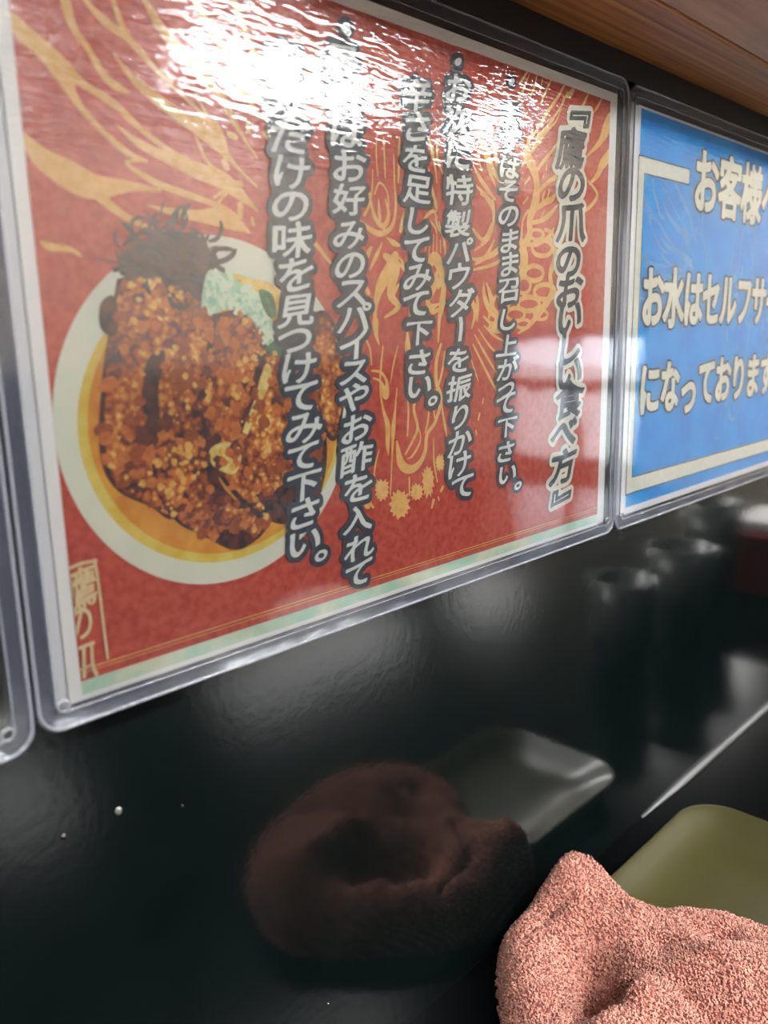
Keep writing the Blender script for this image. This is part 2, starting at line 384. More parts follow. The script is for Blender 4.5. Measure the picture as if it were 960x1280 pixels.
# ---- print artwork and lettering, millimetres on the poster sheet
STROKES=[[[0.4,178.7,3.1],[4.5,175.2,4.8],[8.9,172.5,4.9],[13.3,168.4,5.7],[15.6,163.1,2.7],[20.9,157.4,1.6],[29.6,151.3,1.9],[36.0,149.6,0.6]],[[13.4,169.6,4.7],[19.5,166.0,2.1],[27.6,162.8,2.2],[35.1,157.5,1.7],[45.7,152.6,1.3],[57.4,150.2,0.7]],[[15.7,188.1,3.3],[17.0,180.4,2.4],[21.2,175.0,1.8],[25.1,169.3,2.1],[28.8,167.3,2.2],[32.3,166.7,0.4]],[[19.1,190.2,1.3],[22.3,186.0,1.6],[27.2,182.7,2.5],[33.2,180.1,2.2],[39.2,175.3,1.5],[47.2,169.9,0.9],[57.5,163.7,0.7]],[[27.4,192.3,1.1],[29.4,188.9,1.4],[31.2,183.6,1.9],[33.2,180.7,1.2]],[[28.1,175.7,0.3],[33.8,170.2,2.2],[41.7,165.8,3.1],[50.1,162.2,4.0],[58.2,160.1,7.5],[64.4,153.5,1.7],[74.0,146.8,0.9]],[[36.9,194.7,1.5],[39.0,191.3,1.8],[42.7,186.1,2.6],[48.2,181.2,3.1],[54.9,176.2,3.2],[62.8,170.4,2.5],[67.1,163.7,1.7],[74.6,155.5,0.9]],[[27.1,158.0,0.3],[33.9,153.9,2.3],[43.8,151.0,3.5],[54.5,148.6,5.0],[62.9,146.5,5.2],[73.6,139.7,0.9]],[[36.0,149.6,0.6],[29.3,148.3,1.0],[38.9,143.9,2.0],[48.4,142.0,2.0],[58.5,139.9,1.9],[62.2,137.2,4.4],[70.0,133.0,1.1]],[[1.0,151.9,1.3],[5.3,146.8,5.4],[12.8,143.2,7.7],[19.3,141.2,6.5],[29.6,142.3,3.0],[39.6,142.2,0.6]],[[19.2,140.5,4.3],[24.2,136.2,2.5],[31.9,132.6,1.7],[39.5,131.3,0.5]],[[34.9,137.8,0.3],[42.6,136.7,2.1],[51.6,136.3,3.4],[62.2,136.4,6.1],[66.9,133.6,1.3]],[[53.5,170.3,0.6],[56.7,165.0,1.2],[58.3,161.6,1.7]],[[52.5,158.2,0.7],[55.7,152.4,1.2],[58.4,150.5,0.8]],[[62.2,152.6,2.2],[62.9,151.2,2.2]],[[65.5,146.7,2.1],[67.9,147.0,2.1]],[[67.2,140.7,2.0],[66.9,137.5,2.0]],[[71.6,137.0,1.3],[71.8,135.4,1.3]],[[64.5,160.7,1.7],[66.9,160.3,1.7]],[[71.7,164.4,1.4],[71.9,162.9,1.4]],[[57.7,142.1,0.9],[63.8,145.4,1.2],[58.6,140.3,0.7]],[[53.1,198.1,2.0],[57.9,191.6,2.4],[64.7,183.2,2.2],[69.9,174.6,1.9],[75.5,168.8,0.9]],[[67.9,201.1,1.7],[71.2,193.3,2.2],[75.6,185.4,1.9],[79.1,176.3,1.3],[79.4,164.8,0.9]],[[78.3,163.0,1.5],[83.2,157.4,1.9],[87.0,148.2,2.3],[90.0,140.2,1.2],[96.5,132.2,1.8],[104.6,124.8,1.0]],[[3.1,126.2,0.3],[5.0,125.0,2.1],[10.8,124.6,1.4],[13.6,123.1,0.6]],[[123.6,151.5,0.7],[124.3,147.7,1.2],[126.6,141.6,1.8],[130.8,139.1,2.1],[133.6,143.3,1.7],[132.0,148.4,0.7]],[[128.5,148.1,0.6],[128.8,143.0,1.7],[129.3,140.7,0.4]],[[126.5,149.6,0.6],[129.1,153.8,0.8],[132.9,151.3,0.8],[133.7,146.2,0.7]],[[119.4,140.0,0.7],[123.9,137.5,1.9],[129.4,136.4,2.1],[135.2,139.4,1.6],[137.4,146.0,1.3],[137.0,154.6,0.9],[136.8,164.2,0.6]],[[121.2,142.3,1.4],[123.4,145.3,1.0],[125.2,150.6,0.7],[125.9,157.9,0.5]],[[131.8,169.2,0.6],[132.0,162.5,0.8],[132.2,155.8,0.6]],[[128.4,169.8,0.4],[127.8,163.1,0.7],[128.4,155.9,0.4]],[[140.1,170.3,1.0],[139.6,162.3,1.3],[139.0,154.8,0.6]],[[132.4,135.2,0.6],[135.9,133.6,2.2],[139.1,132.9,1.0]],[[129.8,133.2,0.6],[127.0,129.0,1.8],[123.9,124.6,1.0],[123.0,123.1,0.3]],[[124.1,131.2,1.4],[121.9,128.2,2.1],[121.4,126.5,0.4]],[[136.7,128.9,3.7],[133.9,124.1,5.8],[129.3,119.2,5.0],[126.5,113.8,2.9],[125.2,107.9,2.0],[126.0,100.1,1.6]],[[138.0,127.2,0.7],[141.6,124.3,1.5],[139.8,127.9,1.2],[136.7,128.9,0.7]],[[138.2,118.8,1.0],[134.5,113.9,2.5],[138.0,111.5,1.2],[141.7,112.2,0.5]],[[143.5,146.5,1.5],[141.6,141.6,2.9],[139.7,138.0,1.5]],[[144.5,111.6,2.0],[144.0,107.3,1.5]],[[155.4,125.5,1.6],[159.4,128.2,2.4],[162.9,125.2,3.2],[164.4,118.8,3.2],[163.3,112.4,3.6],[161.6,106.0,2.0],[160.8,97.5,1.1]],[[160.4,124.4,0.8],[159.3,120.6,4.0],[156.2,115.5,3.2],[154.2,111.7,1.1],[159.1,109.2,1.6],[165.3,112.4,1.0]],[[154.2,111.7,1.1],[157.6,109.2,2.4],[160.2,109.5,0.6]],[[152.8,142.5,0.8],[155.3,145.1,1.5],[158.7,146.6,1.2],[160.6,144.3,0.8]],[[159.7,146.7,0.9],[160.6,141.9,1.3],[164.6,137.2,1.6],[165.5,130.9,0.6]],[[154.6,136.5,0.5],[153.6,131.6,0.6]],[[156.6,137.3,0.5],[155.7,130.5,0.6]],[[158.6,138.0,0.5],[158.0,130.3,0.6]],[[160.5,137.5,0.5],[160.3,130.7,0.6]],[[162.5,136.4,0.5],[162.7,131.4,0.6]],[[164.5,134.7,0.5],[165.5,131.9,0.6]],[[156.7,142.8,0.5],[159.6,140.6,0.9],[160.6,138.2,0.5]],[[161.6,143.2,0.5],[163.1,140.2,0.9],[164.6,138.4,0.5]],[[156.0,161.4,0.8],[156.9,156.1,2.3],[159.7,149.7,1.9],[160.7,146.8,0.5]],[[155.8,173.7,1.0],[158.1,168.1,1.8],[159.9,162.4,1.1],[160.8,157.1,0.6]],[[161.0,172.1,0.8],[161.4,165.0,1.2],[164.8,160.6,0.6]],[[184.6,159.0,0.7],[192.4,154.6,2.1],[196.4,150.4,1.7],[196.8,145.2,1.6],[193.0,138.3,1.6],[184.1,133.5,0.8]],[[202.9,136.9,1.3],[194.8,132.1,1.9],[186.9,130.0,1.9],[181.3,130.4,0.7]],[[203.0,130.8,1.3],[194.8,128.0,1.6],[183.5,125.9,1.0],[181.3,126.2,0.3]],[[183.5,165.8,0.7],[189.0,160.7,2.2],[198.1,154.5,0.9]],[[190.0,176.1,2.2],[193.4,170.8,2.5],[196.8,165.5,2.6],[202.1,161.5,1.1]],[[187.9,174.5,0.8],[186.8,169.4,1.3],[189.0,164.6,0.5]],[[184.7,118.7,0.7],[186.3,112.0,2.1],[185.8,105.2,0.9]],[[176.9,110.6,0.5],[181.3,113.3,2.6],[184.7,109.3,2.6],[182.4,102.5,0.9]],[[190.3,121.5,0.4],[190.9,115.4,2.6],[195.0,109.3,2.7],[202.7,105.1,0.9]],[[190.3,107.2,0.9],[196.2,103.8,1.8],[202.8,100.9,0.7]],[[120.3,119.5,0.3],[121.8,116.1,2.1],[122.7,114.9,0.3]],[[129.1,96.4,0.7],[127.9,89.6,1.0],[127.1,81.3,0.8],[128.3,73.5,1.2],[130.7,66.9,2.6],[130.5,59.7,2.1],[130.8,55.3,0.3]],[[122.8,87.7,0.7],[127.8,86.8,1.2],[130.7,83.2,1.4],[130.0,78.3,3.4],[127.6,83.3,1.2],[123.7,84.9,0.7]],[[137.2,96.2,0.5],[134.5,89.3,0.9],[132.7,82.4,0.3]],[[136.3,80.7,0.5],[135.0,72.3,1.2],[133.8,65.2,2.3],[133.0,56.5,0.9],[131.4,39.8,0.7]],[[125.4,105.3,3.2],[125.7,100.6,2.1],[127.1,97.1,0.5]],[[119.0,100.7,1.1],[122.1,95.9,0.8],[122.9,89.8,0.5]],[[162.5,96.3,1.3],[159.6,89.8,2.0],[159.4,81.6,2.0],[162.3,74.7,1.9],[158.6,65.8,1.7],[153.4,61.0,1.9],[152.1,54.3,2.0],[148.0,49.5,2.8],[142.4,48.3,3.6],[137.6,51.6,3.9],[135.7,59.9,1.2]],[[164.8,93.3,0.9],[162.4,83.7,1.3],[157.6,74.2,0.9],[158.6,65.8,0.8]],[[148.6,77.8,1.3],[145.7,72.1,1.4],[147.8,64.6,1.5],[144.9,59.6,1.3],[140.4,54.6,0.9]],[[148.3,64.5,0.5],[149.4,59.2,0.9],[144.8,53.7,1.1],[141.4,52.6,0.5]],[[142.2,76.0,0.7],[142.5,70.2,1.1],[141.7,61.5,0.7]],[[154.7,71.4,0.7],[154.0,66.2,1.3],[152.2,61.9,0.6]],[[162.3,73.9,0.6],[164.5,63.8,1.5],[165.7,59.0,0.6]],[[125.8,58.1,0.5],[123.6,52.6,0.9],[122.9,46.9,0.7],[126.2,38.4,0.7]],[[157.4,59.1,0.6],[157.5,49.1,1.1],[159.5,41.0,0.8]],[[142.4,45.0,0.9],[142.4,38.1,0.9]],[[183.1,95.8,0.8],[189.6,87.8,1.4],[196.2,79.6,1.5],[201.7,73.6,0.6]],[[184.4,99.6,0.8],[192.2,90.9,1.4],[199.6,83.4,0.8]],[[186.9,101.9,0.8],[194.8,94.8,1.2],[202.9,89.7,0.6]],[[190.8,103.4,0.8],[197.4,99.4,1.4],[204.2,96.9,0.6]],[[196.0,104.9,0.8],[201.4,103.3,1.4],[208.3,101.7,0.6]],[[180.6,92.0,0.6],[184.4,84.9,1.0],[187.0,80.1,0.4]],[[190.3,72.7,1.0],[189.9,71.1,1.0]],[[187.7,66.5,1.2],[186.8,64.1,1.2]],[[185.1,59.5,1.0],[185.7,57.8,0.8]],[[163.0,38.2,1.6],[161.8,36.8,1.6]],[[157.0,33.5,1.7],[155.8,30.6,1.0]],[[160.0,34.3,0.8],[160.5,33.0,0.6]],[[120.3,44.4,0.5],[119.6,39.5,1.7],[122.0,36.2,0.7]],[[116.1,40.0,0.3],[118.5,37.5,2.2],[120.0,36.5,0.3]],[[222.4,180.9,1.2],[220.8,174.8,5.4],[225.2,170.1,5.4],[228.5,163.8,4.1],[227.4,156.2,5.5],[223.2,148.4,4.0],[223.4,142.3,4.3],[217.4,135.1,3.7],[215.1,127.5,4.6]],[[222.6,175.0,1.4],[228.6,181.8,1.6],[237.2,189.6,1.5],[247.3,199.3,1.1],[251.1,205.3,0.6]],[[225.0,177.3,1.8],[234.8,186.0,1.5],[243.6,192.6,0.9],[248.5,202.8,0.6]],[[227.7,169.0,1.8],[235.1,175.3,1.7],[241.4,180.2,1.3],[246.5,186.3,0.8]],[[229.2,160.4,1.9],[236.7,165.3,1.9],[243.2,168.7,2.3],[245.7,173.9,0.8]],[[226.9,152.8,1.9],[235.7,157.0,2.8],[240.9,158.8,2.5],[244.8,162.7,0.6]],[[223.3,147.0,1.8],[233.4,149.2,2.3],[239.8,152.5,2.5],[245.0,156.4,0.8]],[[222.2,138.1,1.8],[229.8,138.5,1.9],[238.8,142.6,1.9],[242.7,146.4,0.8]],[[217.2,141.9,1.8],[218.3,148.0,1.1],[221.9,152.3,1.3]],[[218.2,154.7,1.1],[221.8,157.7,0.9]],[[219.2,162.8,0.9],[222.8,165.8,1.3]],[[214.3,168.1,0.5],[219.0,172.0,1.8]],[[288.9,200.3,4.2],[286.1,194.8,6.3],[281.9,189.2,3.8],[276.2,184.8,2.1],[267.7,179.4,1.0]],[[290.0,183.6,5.4],[283.4,178.4,4.9],[279.9,173.6,3.2],[272.7,168.4,1.2]],[[271.1,169.7,1.0],[279.7,164.7,2.1],[274.7,159.0,2.1],[264.7,153.8,1.0]],[[220.0,207.4,0.9],[217.1,204.4,1.2],[214.2,201.6,0.4]],[[227.2,207.8,0.7],[225.5,202.7,1.2],[222.0,197.6,0.5]],[[221.8,207.1,0.3],[217.2,200.0,1.2],[212.6,194.2,0.5]],[[237.9,207.5,0.7],[234.2,202.3,1.3],[230.0,196.7,0.5]],[[249.6,208.4,0.9],[243.3,201.3,1.5],[234.5,193.2,1.5],[228.4,186.4,1.1],[221.2,180.7,1.8]],[[231.6,207.0,0.5],[230.4,203.6,0.9],[229.3,200.8,0.4]],[[269.0,207.4,0.8],[266.4,203.8,1.6],[263.7,200.9,0.8]],[[281.5,207.4,0.8],[278.0,203.6,1.6],[274.5,200.2,0.8]],[[256.4,206.9,1.9],[253.1,204.3,2.9],[249.8,203.0,0.9]],[[239.7,192.0,1.9],[234.7,187.3,1.7],[227.3,182.3,1.8]],[[232.6,174.3,0.7],[231.6,172.2,1.1]],[[235.8,172.7,0.7],[235.5,170.6,1.3]],[[233.4,167.7,1.3],[233.2,167.0,1.3]],[[234.9,161.7,0.9],[233.1,158.1,1.5],[235.7,157.0,0.8],[238.2,162.0,0.9]],[[234.5,153.4,0.9],[232.1,149.8,1.1]],[[235.5,145.2,1.9],[241.4,144.2,1.6],[241.6,139.9,1.2],[234.9,140.9,1.1]],[[194.8,178.3,0.8],[198.1,171.9,2.5],[199.3,165.8,1.2]],[[190.5,171.0,0.8],[194.9,164.0,2.2],[198.2,159.9,0.5]],[[188.3,174.4,0.6],[192.6,168.7,1.0]],[[196.6,154.0,1.2],[197.4,148.3,1.0],[195.0,141.1,1.2],[188.4,136.1,0.8]],[[188.4,155.8,1.2],[193.8,154.4,1.0],[196.6,152.8,0.7]],[[201.9,134.9,1.7],[196.2,132.0,1.9],[188.4,130.3,1.2]],[[241.6,137.7,2.2],[240.1,135.5,2.2],[236.0,134.0,2.2],[231.0,133.8,2.2],[227.0,134.8,2.2],[225.4,136.8,2.1],[226.9,138.8,2.2],[230.8,140.3,2.2],[235.8,140.6,2.2],[240.0,139.6,2.2],[241.6,137.7,2.2]],[[234.6,126.2,2.2],[233.3,124.3,2.2],[229.7,123.0,2.2],[225.3,122.9,2.2],[221.7,123.9,2.1],[220.3,125.8,2.1],[221.6,127.7,2.1],[225.1,129.0,2.2],[229.5,129.1,2.2],[233.2,128.1,2.2],[234.6,126.2,2.2]],[[245.0,118.2,2.3],[243.4,116.2,2.3],[239.0,115.0,2.3],[233.6,114.9,2.2],[229.3,116.0,2.2],[227.6,117.9,2.2],[229.2,119.9,2.2],[233.4,121.1,2.2],[238.8,121.3,2.3],[243.2,120.2,2.3],[245.0,118.2,2.3]],[[224.6,120.7,1.9],[223.6,118.7,1.9],[220.9,117.4,1.8],[217.7,117.3,1.8],[215.0,118.5,1.8],[214.0,120.5,1.8],[214.9,122.5,1.8],[217.5,123.8,1.8],[220.8,123.9,1.8],[223.5,122.7,1.9],[224.6,120.7,1.9]],[[232.0,112.7,2.2],[230.4,110.9,2.2],[226.2,109.8,2.2],[221.0,109.7,2.2],[216.9,110.8,2.1],[215.3,112.5,2.1],[216.8,114.3,2.1],[220.9,115.4,2.2],[226.1,115.5,2.2],[230.3,114.5,2.2],[232.0,112.7,2.2]],[[220.3,108.0,1.9],[219.0,106.3,1.9],[215.6,105.3,1.8],[211.3,105.3,1.8],[208.0,106.4,1.8],[206.7,107.9,1.8],[207.9,109.5,1.8],[211.3,110.6,1.8],[215.5,110.6,1.8],[219.0,109.6,1.8],[220.3,108.0,1.9]],[[238.9,108.0,1.6],[237.9,106.7,1.6],[235.0,105.9,1.6],[231.6,105.9,1.6],[228.7,106.7,1.6],[227.7,108.0,1.6],[228.7,109.2,1.6],[231.4,110.0,1.6],[234.9,110.0,1.6],[237.8,109.2,1.6],[238.9,108.0,1.6]],[[206.2,112.4,1.8],[205.3,110.2,1.8],[203.0,108.8,1.8],[200.2,108.8,1.8],[197.9,110.2,1.7],[197.0,112.4,1.7],[197.8,114.6,1.7],[200.1,116.0,1.7],[202.9,116.0,1.8],[205.3,114.7,1.8],[206.2,112.4,1.8]],[[234.5,143.0,1.6],[233.5,141.7,1.6],[230.8,140.8,1.6],[227.4,140.6,1.5],[224.7,141.2,1.5],[223.6,142.3,1.5],[224.6,143.5,1.5],[227.3,144.5,1.5],[230.6,144.7,1.5],[233.4,144.1,1.6],[234.5,143.0,1.6]],[[225.0,103.9,1.6],[224.0,102.8,1.6],[221.3,102.1,1.6],[218.0,102.1,1.5],[215.3,102.8,1.5],[214.3,103.9,1.5],[215.3,105.0,1.5],[217.9,105.7,1.5],[221.2,105.7,1.6],[223.9,105.0,1.6],[225.0,103.9,1.6]],[[205.6,102.3,1.5],[204.5,101.4,1.5],[201.6,100.8,1.5],[198.0,100.9,1.5],[195.2,101.5,1.4],[194.1,102.4,1.4],[195.1,103.3,1.4],[198.0,103.9,1.5],[201.5,103.8,1.5],[204.4,103.2,1.5],[205.6,102.3,1.5]],[[216.8,139.6,3.0],[220.0,132.0,5.2],[216.1,123.9,3.9],[209.3,114.7,3.6],[201.6,106.8,4.4],[196.0,101.3,1.7]],[[239.8,141.0,3.2],[244.4,134.3,4.2],[240.3,125.9,3.2],[241.7,117.6,3.6],[234.2,110.4,3.9],[223.8,103.3,2.2],[215.6,99.9,0.9]],[[192.1,121.0,0.8],[195.9,113.4,3.2],[194.0,106.8,1.4]],[[184.9,128.2,1.1],[192.1,131.7,2.2],[197.5,138.4,1.1]],[[183.1,141.7,1.3],[190.2,138.0,1.9],[195.6,144.7,1.1]],[[154.9,128.0,1.2],[159.6,129.2,5.1],[163.6,123.3,3.9],[161.1,118.1,1.3]],[[154.6,113.0,0.8],[157.0,110.9,2.5],[161.0,112.0,0.8]],[[142.8,102.9,0.5],[142.6,94.9,3.2],[142.6,93.9,0.2]],[[131.2,128.8,2.3],[136.8,125.2,4.7],[133.6,115.6,3.5],[137.8,110.8,2.4],[130.5,106.9,0.9]]]
CLAWS=[[[129.8,41.9],[130.8,40.6],[129.6,40.3],[130.1,38.9],[128.7,39.5],[128.7,37.8],[127.4,38.8],[125.6,37.8],[125.1,39.4],[123.9,39.2],[124.2,40.5],[122.9,40.8],[123.9,42.0],[122.8,43.0],[123.9,43.7],[122.7,45.4],[124.2,45.1],[123.9,46.8],[125.3,45.8],[126.0,46.8],[127.6,45.4],[129.1,46.4],[129.1,44.9],[130.7,45.1],[129.9,43.7],[130.8,43.0]],[[141.3,34.5],[143.0,32.4],[140.8,32.3],[141.4,30.4],[139.6,31.0],[139.4,29.3],[137.6,30.3],[135.0,29.0],[134.3,31.4],[132.5,30.9],[132.7,32.6],[130.8,33.1],[132.0,34.7],[130.1,36.3],[132.3,37.2],[131.1,39.2],[133.0,38.9],[132.7,41.0],[134.7,39.5],[135.4,41.4],[137.8,39.7],[139.6,40.2],[139.6,38.3],[142.0,38.8],[140.7,36.8],[142.9,36.0]],[[149.6,38.2],[150.6,37.0],[149.6,36.7],[149.8,35.6],[148.6,36.1],[148.5,34.9],[147.3,35.7],[145.7,35.1],[145.3,36.3],[143.8,35.7],[144.3,37.1],[142.9,37.3],[143.6,38.3],[142.9,39.2],[144.1,39.7],[143.2,41.0],[144.3,41.0],[144.0,42.3],[145.4,41.3],[145.9,42.5],[147.4,41.1],[148.7,41.9],[148.6,40.5],[150.2,40.9],[149.6,39.7],[151.0,39.1]],[[156.6,41.4],[157.7,39.2],[156.0,39.2],[156.7,36.7],[155.6,37.0],[155.5,34.7],[154.2,36.9],[152.5,34.6],[152.1,37.3],[150.7,36.1],[151.3,38.8],[150.1,39.0],[150.8,40.9],[149.9,42.4],[150.9,43.6],[149.8,46.1],[151.4,45.5],[151.3,47.5],[152.4,46.4],[152.9,48.5],[154.4,47.0],[155.6,48.0],[155.5,45.7],[156.7,46.0],[156.5,44.2],[157.5,43.2]],[[163.5,48.3],[164.2,47.2],[163.2,47.1],[163.7,45.7],[162.9,46.0],[162.7,45.0],[161.8,46.0],[160.6,44.8],[160.3,46.2],[159.1,45.4],[159.6,47.0],[158.5,47.0],[159.1,48.1],[158.3,49.0],[159.0,49.7],[158.6,50.9],[159.6,50.7],[159.3,52.1],[160.4,51.2],[160.7,52.5],[161.9,51.2],[163.0,52.3],[163.0,50.9],[163.9,51.0],[163.3,49.7],[164.3,49.3]]]
FOOD={"cut":[[[24.0,116.7],[32.3,118.7],[44.0,116.4],[50.6,111.9],[54.3,107.4],[52.8,96.6],[50.2,82.1],[47.0,67.5],[43.3,57.9],[35.3,47.9],[27.6,52.4],[19.1,58.5],[14.6,68.8],[16.2,88.9],[20.6,104.1]],[[53.6,106.9],[65.1,108.1],[71.6,102.1],[72.0,93.5],[67.2,83.4],[63.3,73.4],[58.5,68.7],[50.4,65.6],[48.9,77.2],[51.5,94.2]],[[30.3,68.1],[40.2,71.9],[50.8,70.8],[49.9,59.5],[55.3,51.0],[60.7,47.0],[71.9,45.7],[70.8,39.0],[65.8,35.2],[56.6,33.7],[44.8,40.3],[37.2,46.3],[30.9,57.2]],[[72.3,98.0],[78.8,95.8],[87.7,88.9],[95.5,78.9],[98.0,61.7],[94.9,46.3],[87.8,40.2],[77.0,38.7],[67.0,43.7],[56.2,54.5],[50.3,64.1],[62.4,69.6],[67.6,80.8]],[[93.3,106.1],[99.6,108.2],[106.0,101.9],[109.2,86.5],[103.5,65.5],[97.6,70.3],[92.5,84.6]]],"gap":[[[51.4,70.8],[55.1,71.7],[52.3,59.2],[55.9,50.4],[50.9,49.6],[48.6,58.2],[48.2,67.3]],[[71.1,94.0],[73.3,93.4],[67.9,80.8],[63.4,70.8],[62.2,72.0],[65.8,82.2]],[[74.2,49.5],[83.1,52.3],[92.7,47.5],[89.6,38.5],[76.9,37.9],[68.7,43.5]],[[48.4,40.6],[60.2,39.0],[65.8,34.6],[59.7,33.1],[51.1,35.9]],[[17.9,110.6],[21.9,112.8],[23.2,106.3],[20.8,101.9],[17.2,104.2]],[[30.7,95.0],[36.9,97.1],[33.5,85.6],[33.5,73.8],[29.4,69.4],[28.1,83.6]]],"cutface":[[[73.6,92.1],[76.0,88.1],[70.0,78.1],[64.2,69.2],[63.1,71.4],[68.3,80.8]],[[50.5,67.1],[57.6,68.3],[61.9,63.7],[59.0,57.8],[53.5,59.6],[50.1,62.6]]],"onion":[[[50.3,108.1],[51.8,116.8],[54.7,121.1],[61.4,119.4],[67.3,116.5],[73.4,113.6],[76.5,107.4],[79.6,98.4],[78.8,95.3],[72.8,99.8],[68.8,106.6],[60.6,109.6],[53.7,107.6]]],"nori":[[[24.8,118.3],[25.4,124.1],[32.0,128.3],[42.6,131.2],[51.5,130.4],[55.1,125.1],[53.4,118.0],[50.5,111.4],[43.9,115.4],[33.6,118.5]]],"egg":[[[65.8,117.9],[75.3,118.2],[82.3,114.3],[83.8,106.1],[81.5,100.9],[79.8,106.1],[77.5,112.2],[71.3,115.6],[65.7,115.9]]],"herb":[[[72.6,115.6],[77.6,114.2],[79.2,108.1],[76.5,106.6],[73.5,110.6]],[[73.9,97.0],[81.5,100.9],[83.3,96.7],[79.0,94.2]]]}
TEXT={"title":[25,18,[["『",261.9,195.1],["鷹",255.0,181.5],["の",255.7,166.4],["爪",256.5,149.9],["の",255.8,133.0],["お",256.5,119.2],["い",257.0,107.0],["し",256.9,92.8],["い",257.5,80.6],["食",258.1,67.4],["べ",255.1,52.0],["方",254.4,35.5],["』",253.5,21.1]]],"col1":[16.5,10.6,[["・",208.1,201.3],["ま",206.6,188.2],["ず",207.3,178.0],["は",207.5,168.0],["そ",207.1,159.1],["の",207.2,149.1],["ま",207.4,138.7],["ま",207.5,128.9],["召",207.7,118.5],["し",206.7,105.7],["上",206.8,94.7],["が",207.0,84.7],["っ",205.9,76.7],["て",206.0,69.3],["下",206.8,58.9],["さ",206.3,47.8],["い",207.7,37.8],["。",215.9,31.4]]],"col2":[17,11.3,[["・",173.7,202.1],["お",173.2,192.4],["次",173.1,180.9],["に",173.0,168.4],["特",173.4,155.7],["製",173.3,143.1],["パ",173.8,132.4],["ウ",173.2,122.8],["ダ",174.7,112.5],["ー",174.1,102.0],["を",173.5,89.7],["振",173.5,78.3],["り",173.9,66.7],["か",173.3,55.7],["け",172.8,46.2],["て",175.4,36.6]]],"col3":[17,11,[["辛",149.1,186.0],["さ",148.8,175.0],["を",148.6,163.9],["足",149.2,153.6],["し",148.6,142.4],["て",147.9,131.9],["み",148.1,122.0],["て",147.4,111.6],["下",148.6,101.0],["さ",148.4,89.7],["い",148.6,80.7],["。",156.2,74.6]]],"col4":[17,11.2,[["・",114.7,201.0],["最",112.0,190.0],["後",112.6,179.2],["は",112.8,168.2],["お",113.5,157.5],["好",113.8,146.6],["み",113.3,135.1],["の",113.2,124.7],["ス",113.6,115.4],["パ",114.0,106.5],["イ",113.6,97.3],["ス",113.6,87.9],["や",113.3,78.8],["お",113.6,67.4],["酢",113.1,56.2],["を",113.5,45.0],["入",113.4,33.4],["れ",113.8,22.5],["て",112.6,12.4]]],"col5":[17.5,11.6,[["自",86.6,184.5],["分",87.3,174.2],["だ",87.9,163.1],["け",88.0,152.5],["の",87.0,142.6],["味",86.7,131.6],["を",87.8,120.8],["見",87.8,109.2],["つ",86.6,99.5],["け",87.4,90.2],["て",87.9,80.8],["み",88.4,70.3],["て",87.9,60.1],["下",87.3,49.7],["さ",87.1,39.8],["い",86.5,29.7],["。",93.7,23.3]]],"seal":[9,12.5,[["鷹",4.2,32.4],["の",2.9,22.2],["爪",2.7,10.9]]]}
# ------------------------------------------------------------------ lettering tools
GL = {}
def glyph(ch):
    if ch in GL: return GL[ch]
    c = bpy.data.curves.new('g', 'FONT'); c.body = ch; c.size = 1; c.resolution_u = 4
    o = bpy.data.objects.new('g', c); C.objects.link(o)
    me = bpy.data.meshes.new_from_object(o)
    V = np.array([v.co[:2] for v in me.vertices]); F = [tuple(p.vertices) for p in me.polygons]
    c.fill_mode = 'NONE'; o.data = c; bpy.context.view_layer.update()
    me2 = bpy.data.meshes.new_from_object(o.evaluated_get(bpy.context.evaluated_depsgraph_get()))
    V2 = np.array([v.co[:2] for v in me2.vertices]); E = [tuple(e.vertices) for e in me2.edges]
    bpy.data.objects.remove(o); bpy.data.curves.remove(c)
    ctr = np.array([.5, .37])
    V = V-ctr; V2 = V2-ctr
    if ch in 'ー『』':
        R = np.array([[0, 1], [-1, 0]]); V = V@R.T; V2 = V2@R.T
        ctr2 = (V.max(0)+V.min(0))/2; V = V-ctr2; V2 = V2-ctr2
    if ch == '・': k = (V.max(0)+V.min(0))/2; V = V-k; V2 = V2-k
    if ch == '。': k = (V.max(0)+V.min(0))/2; V = V-k; V2 = V2-k
    GL[ch] = (V, F, V2, E); return GL[ch]

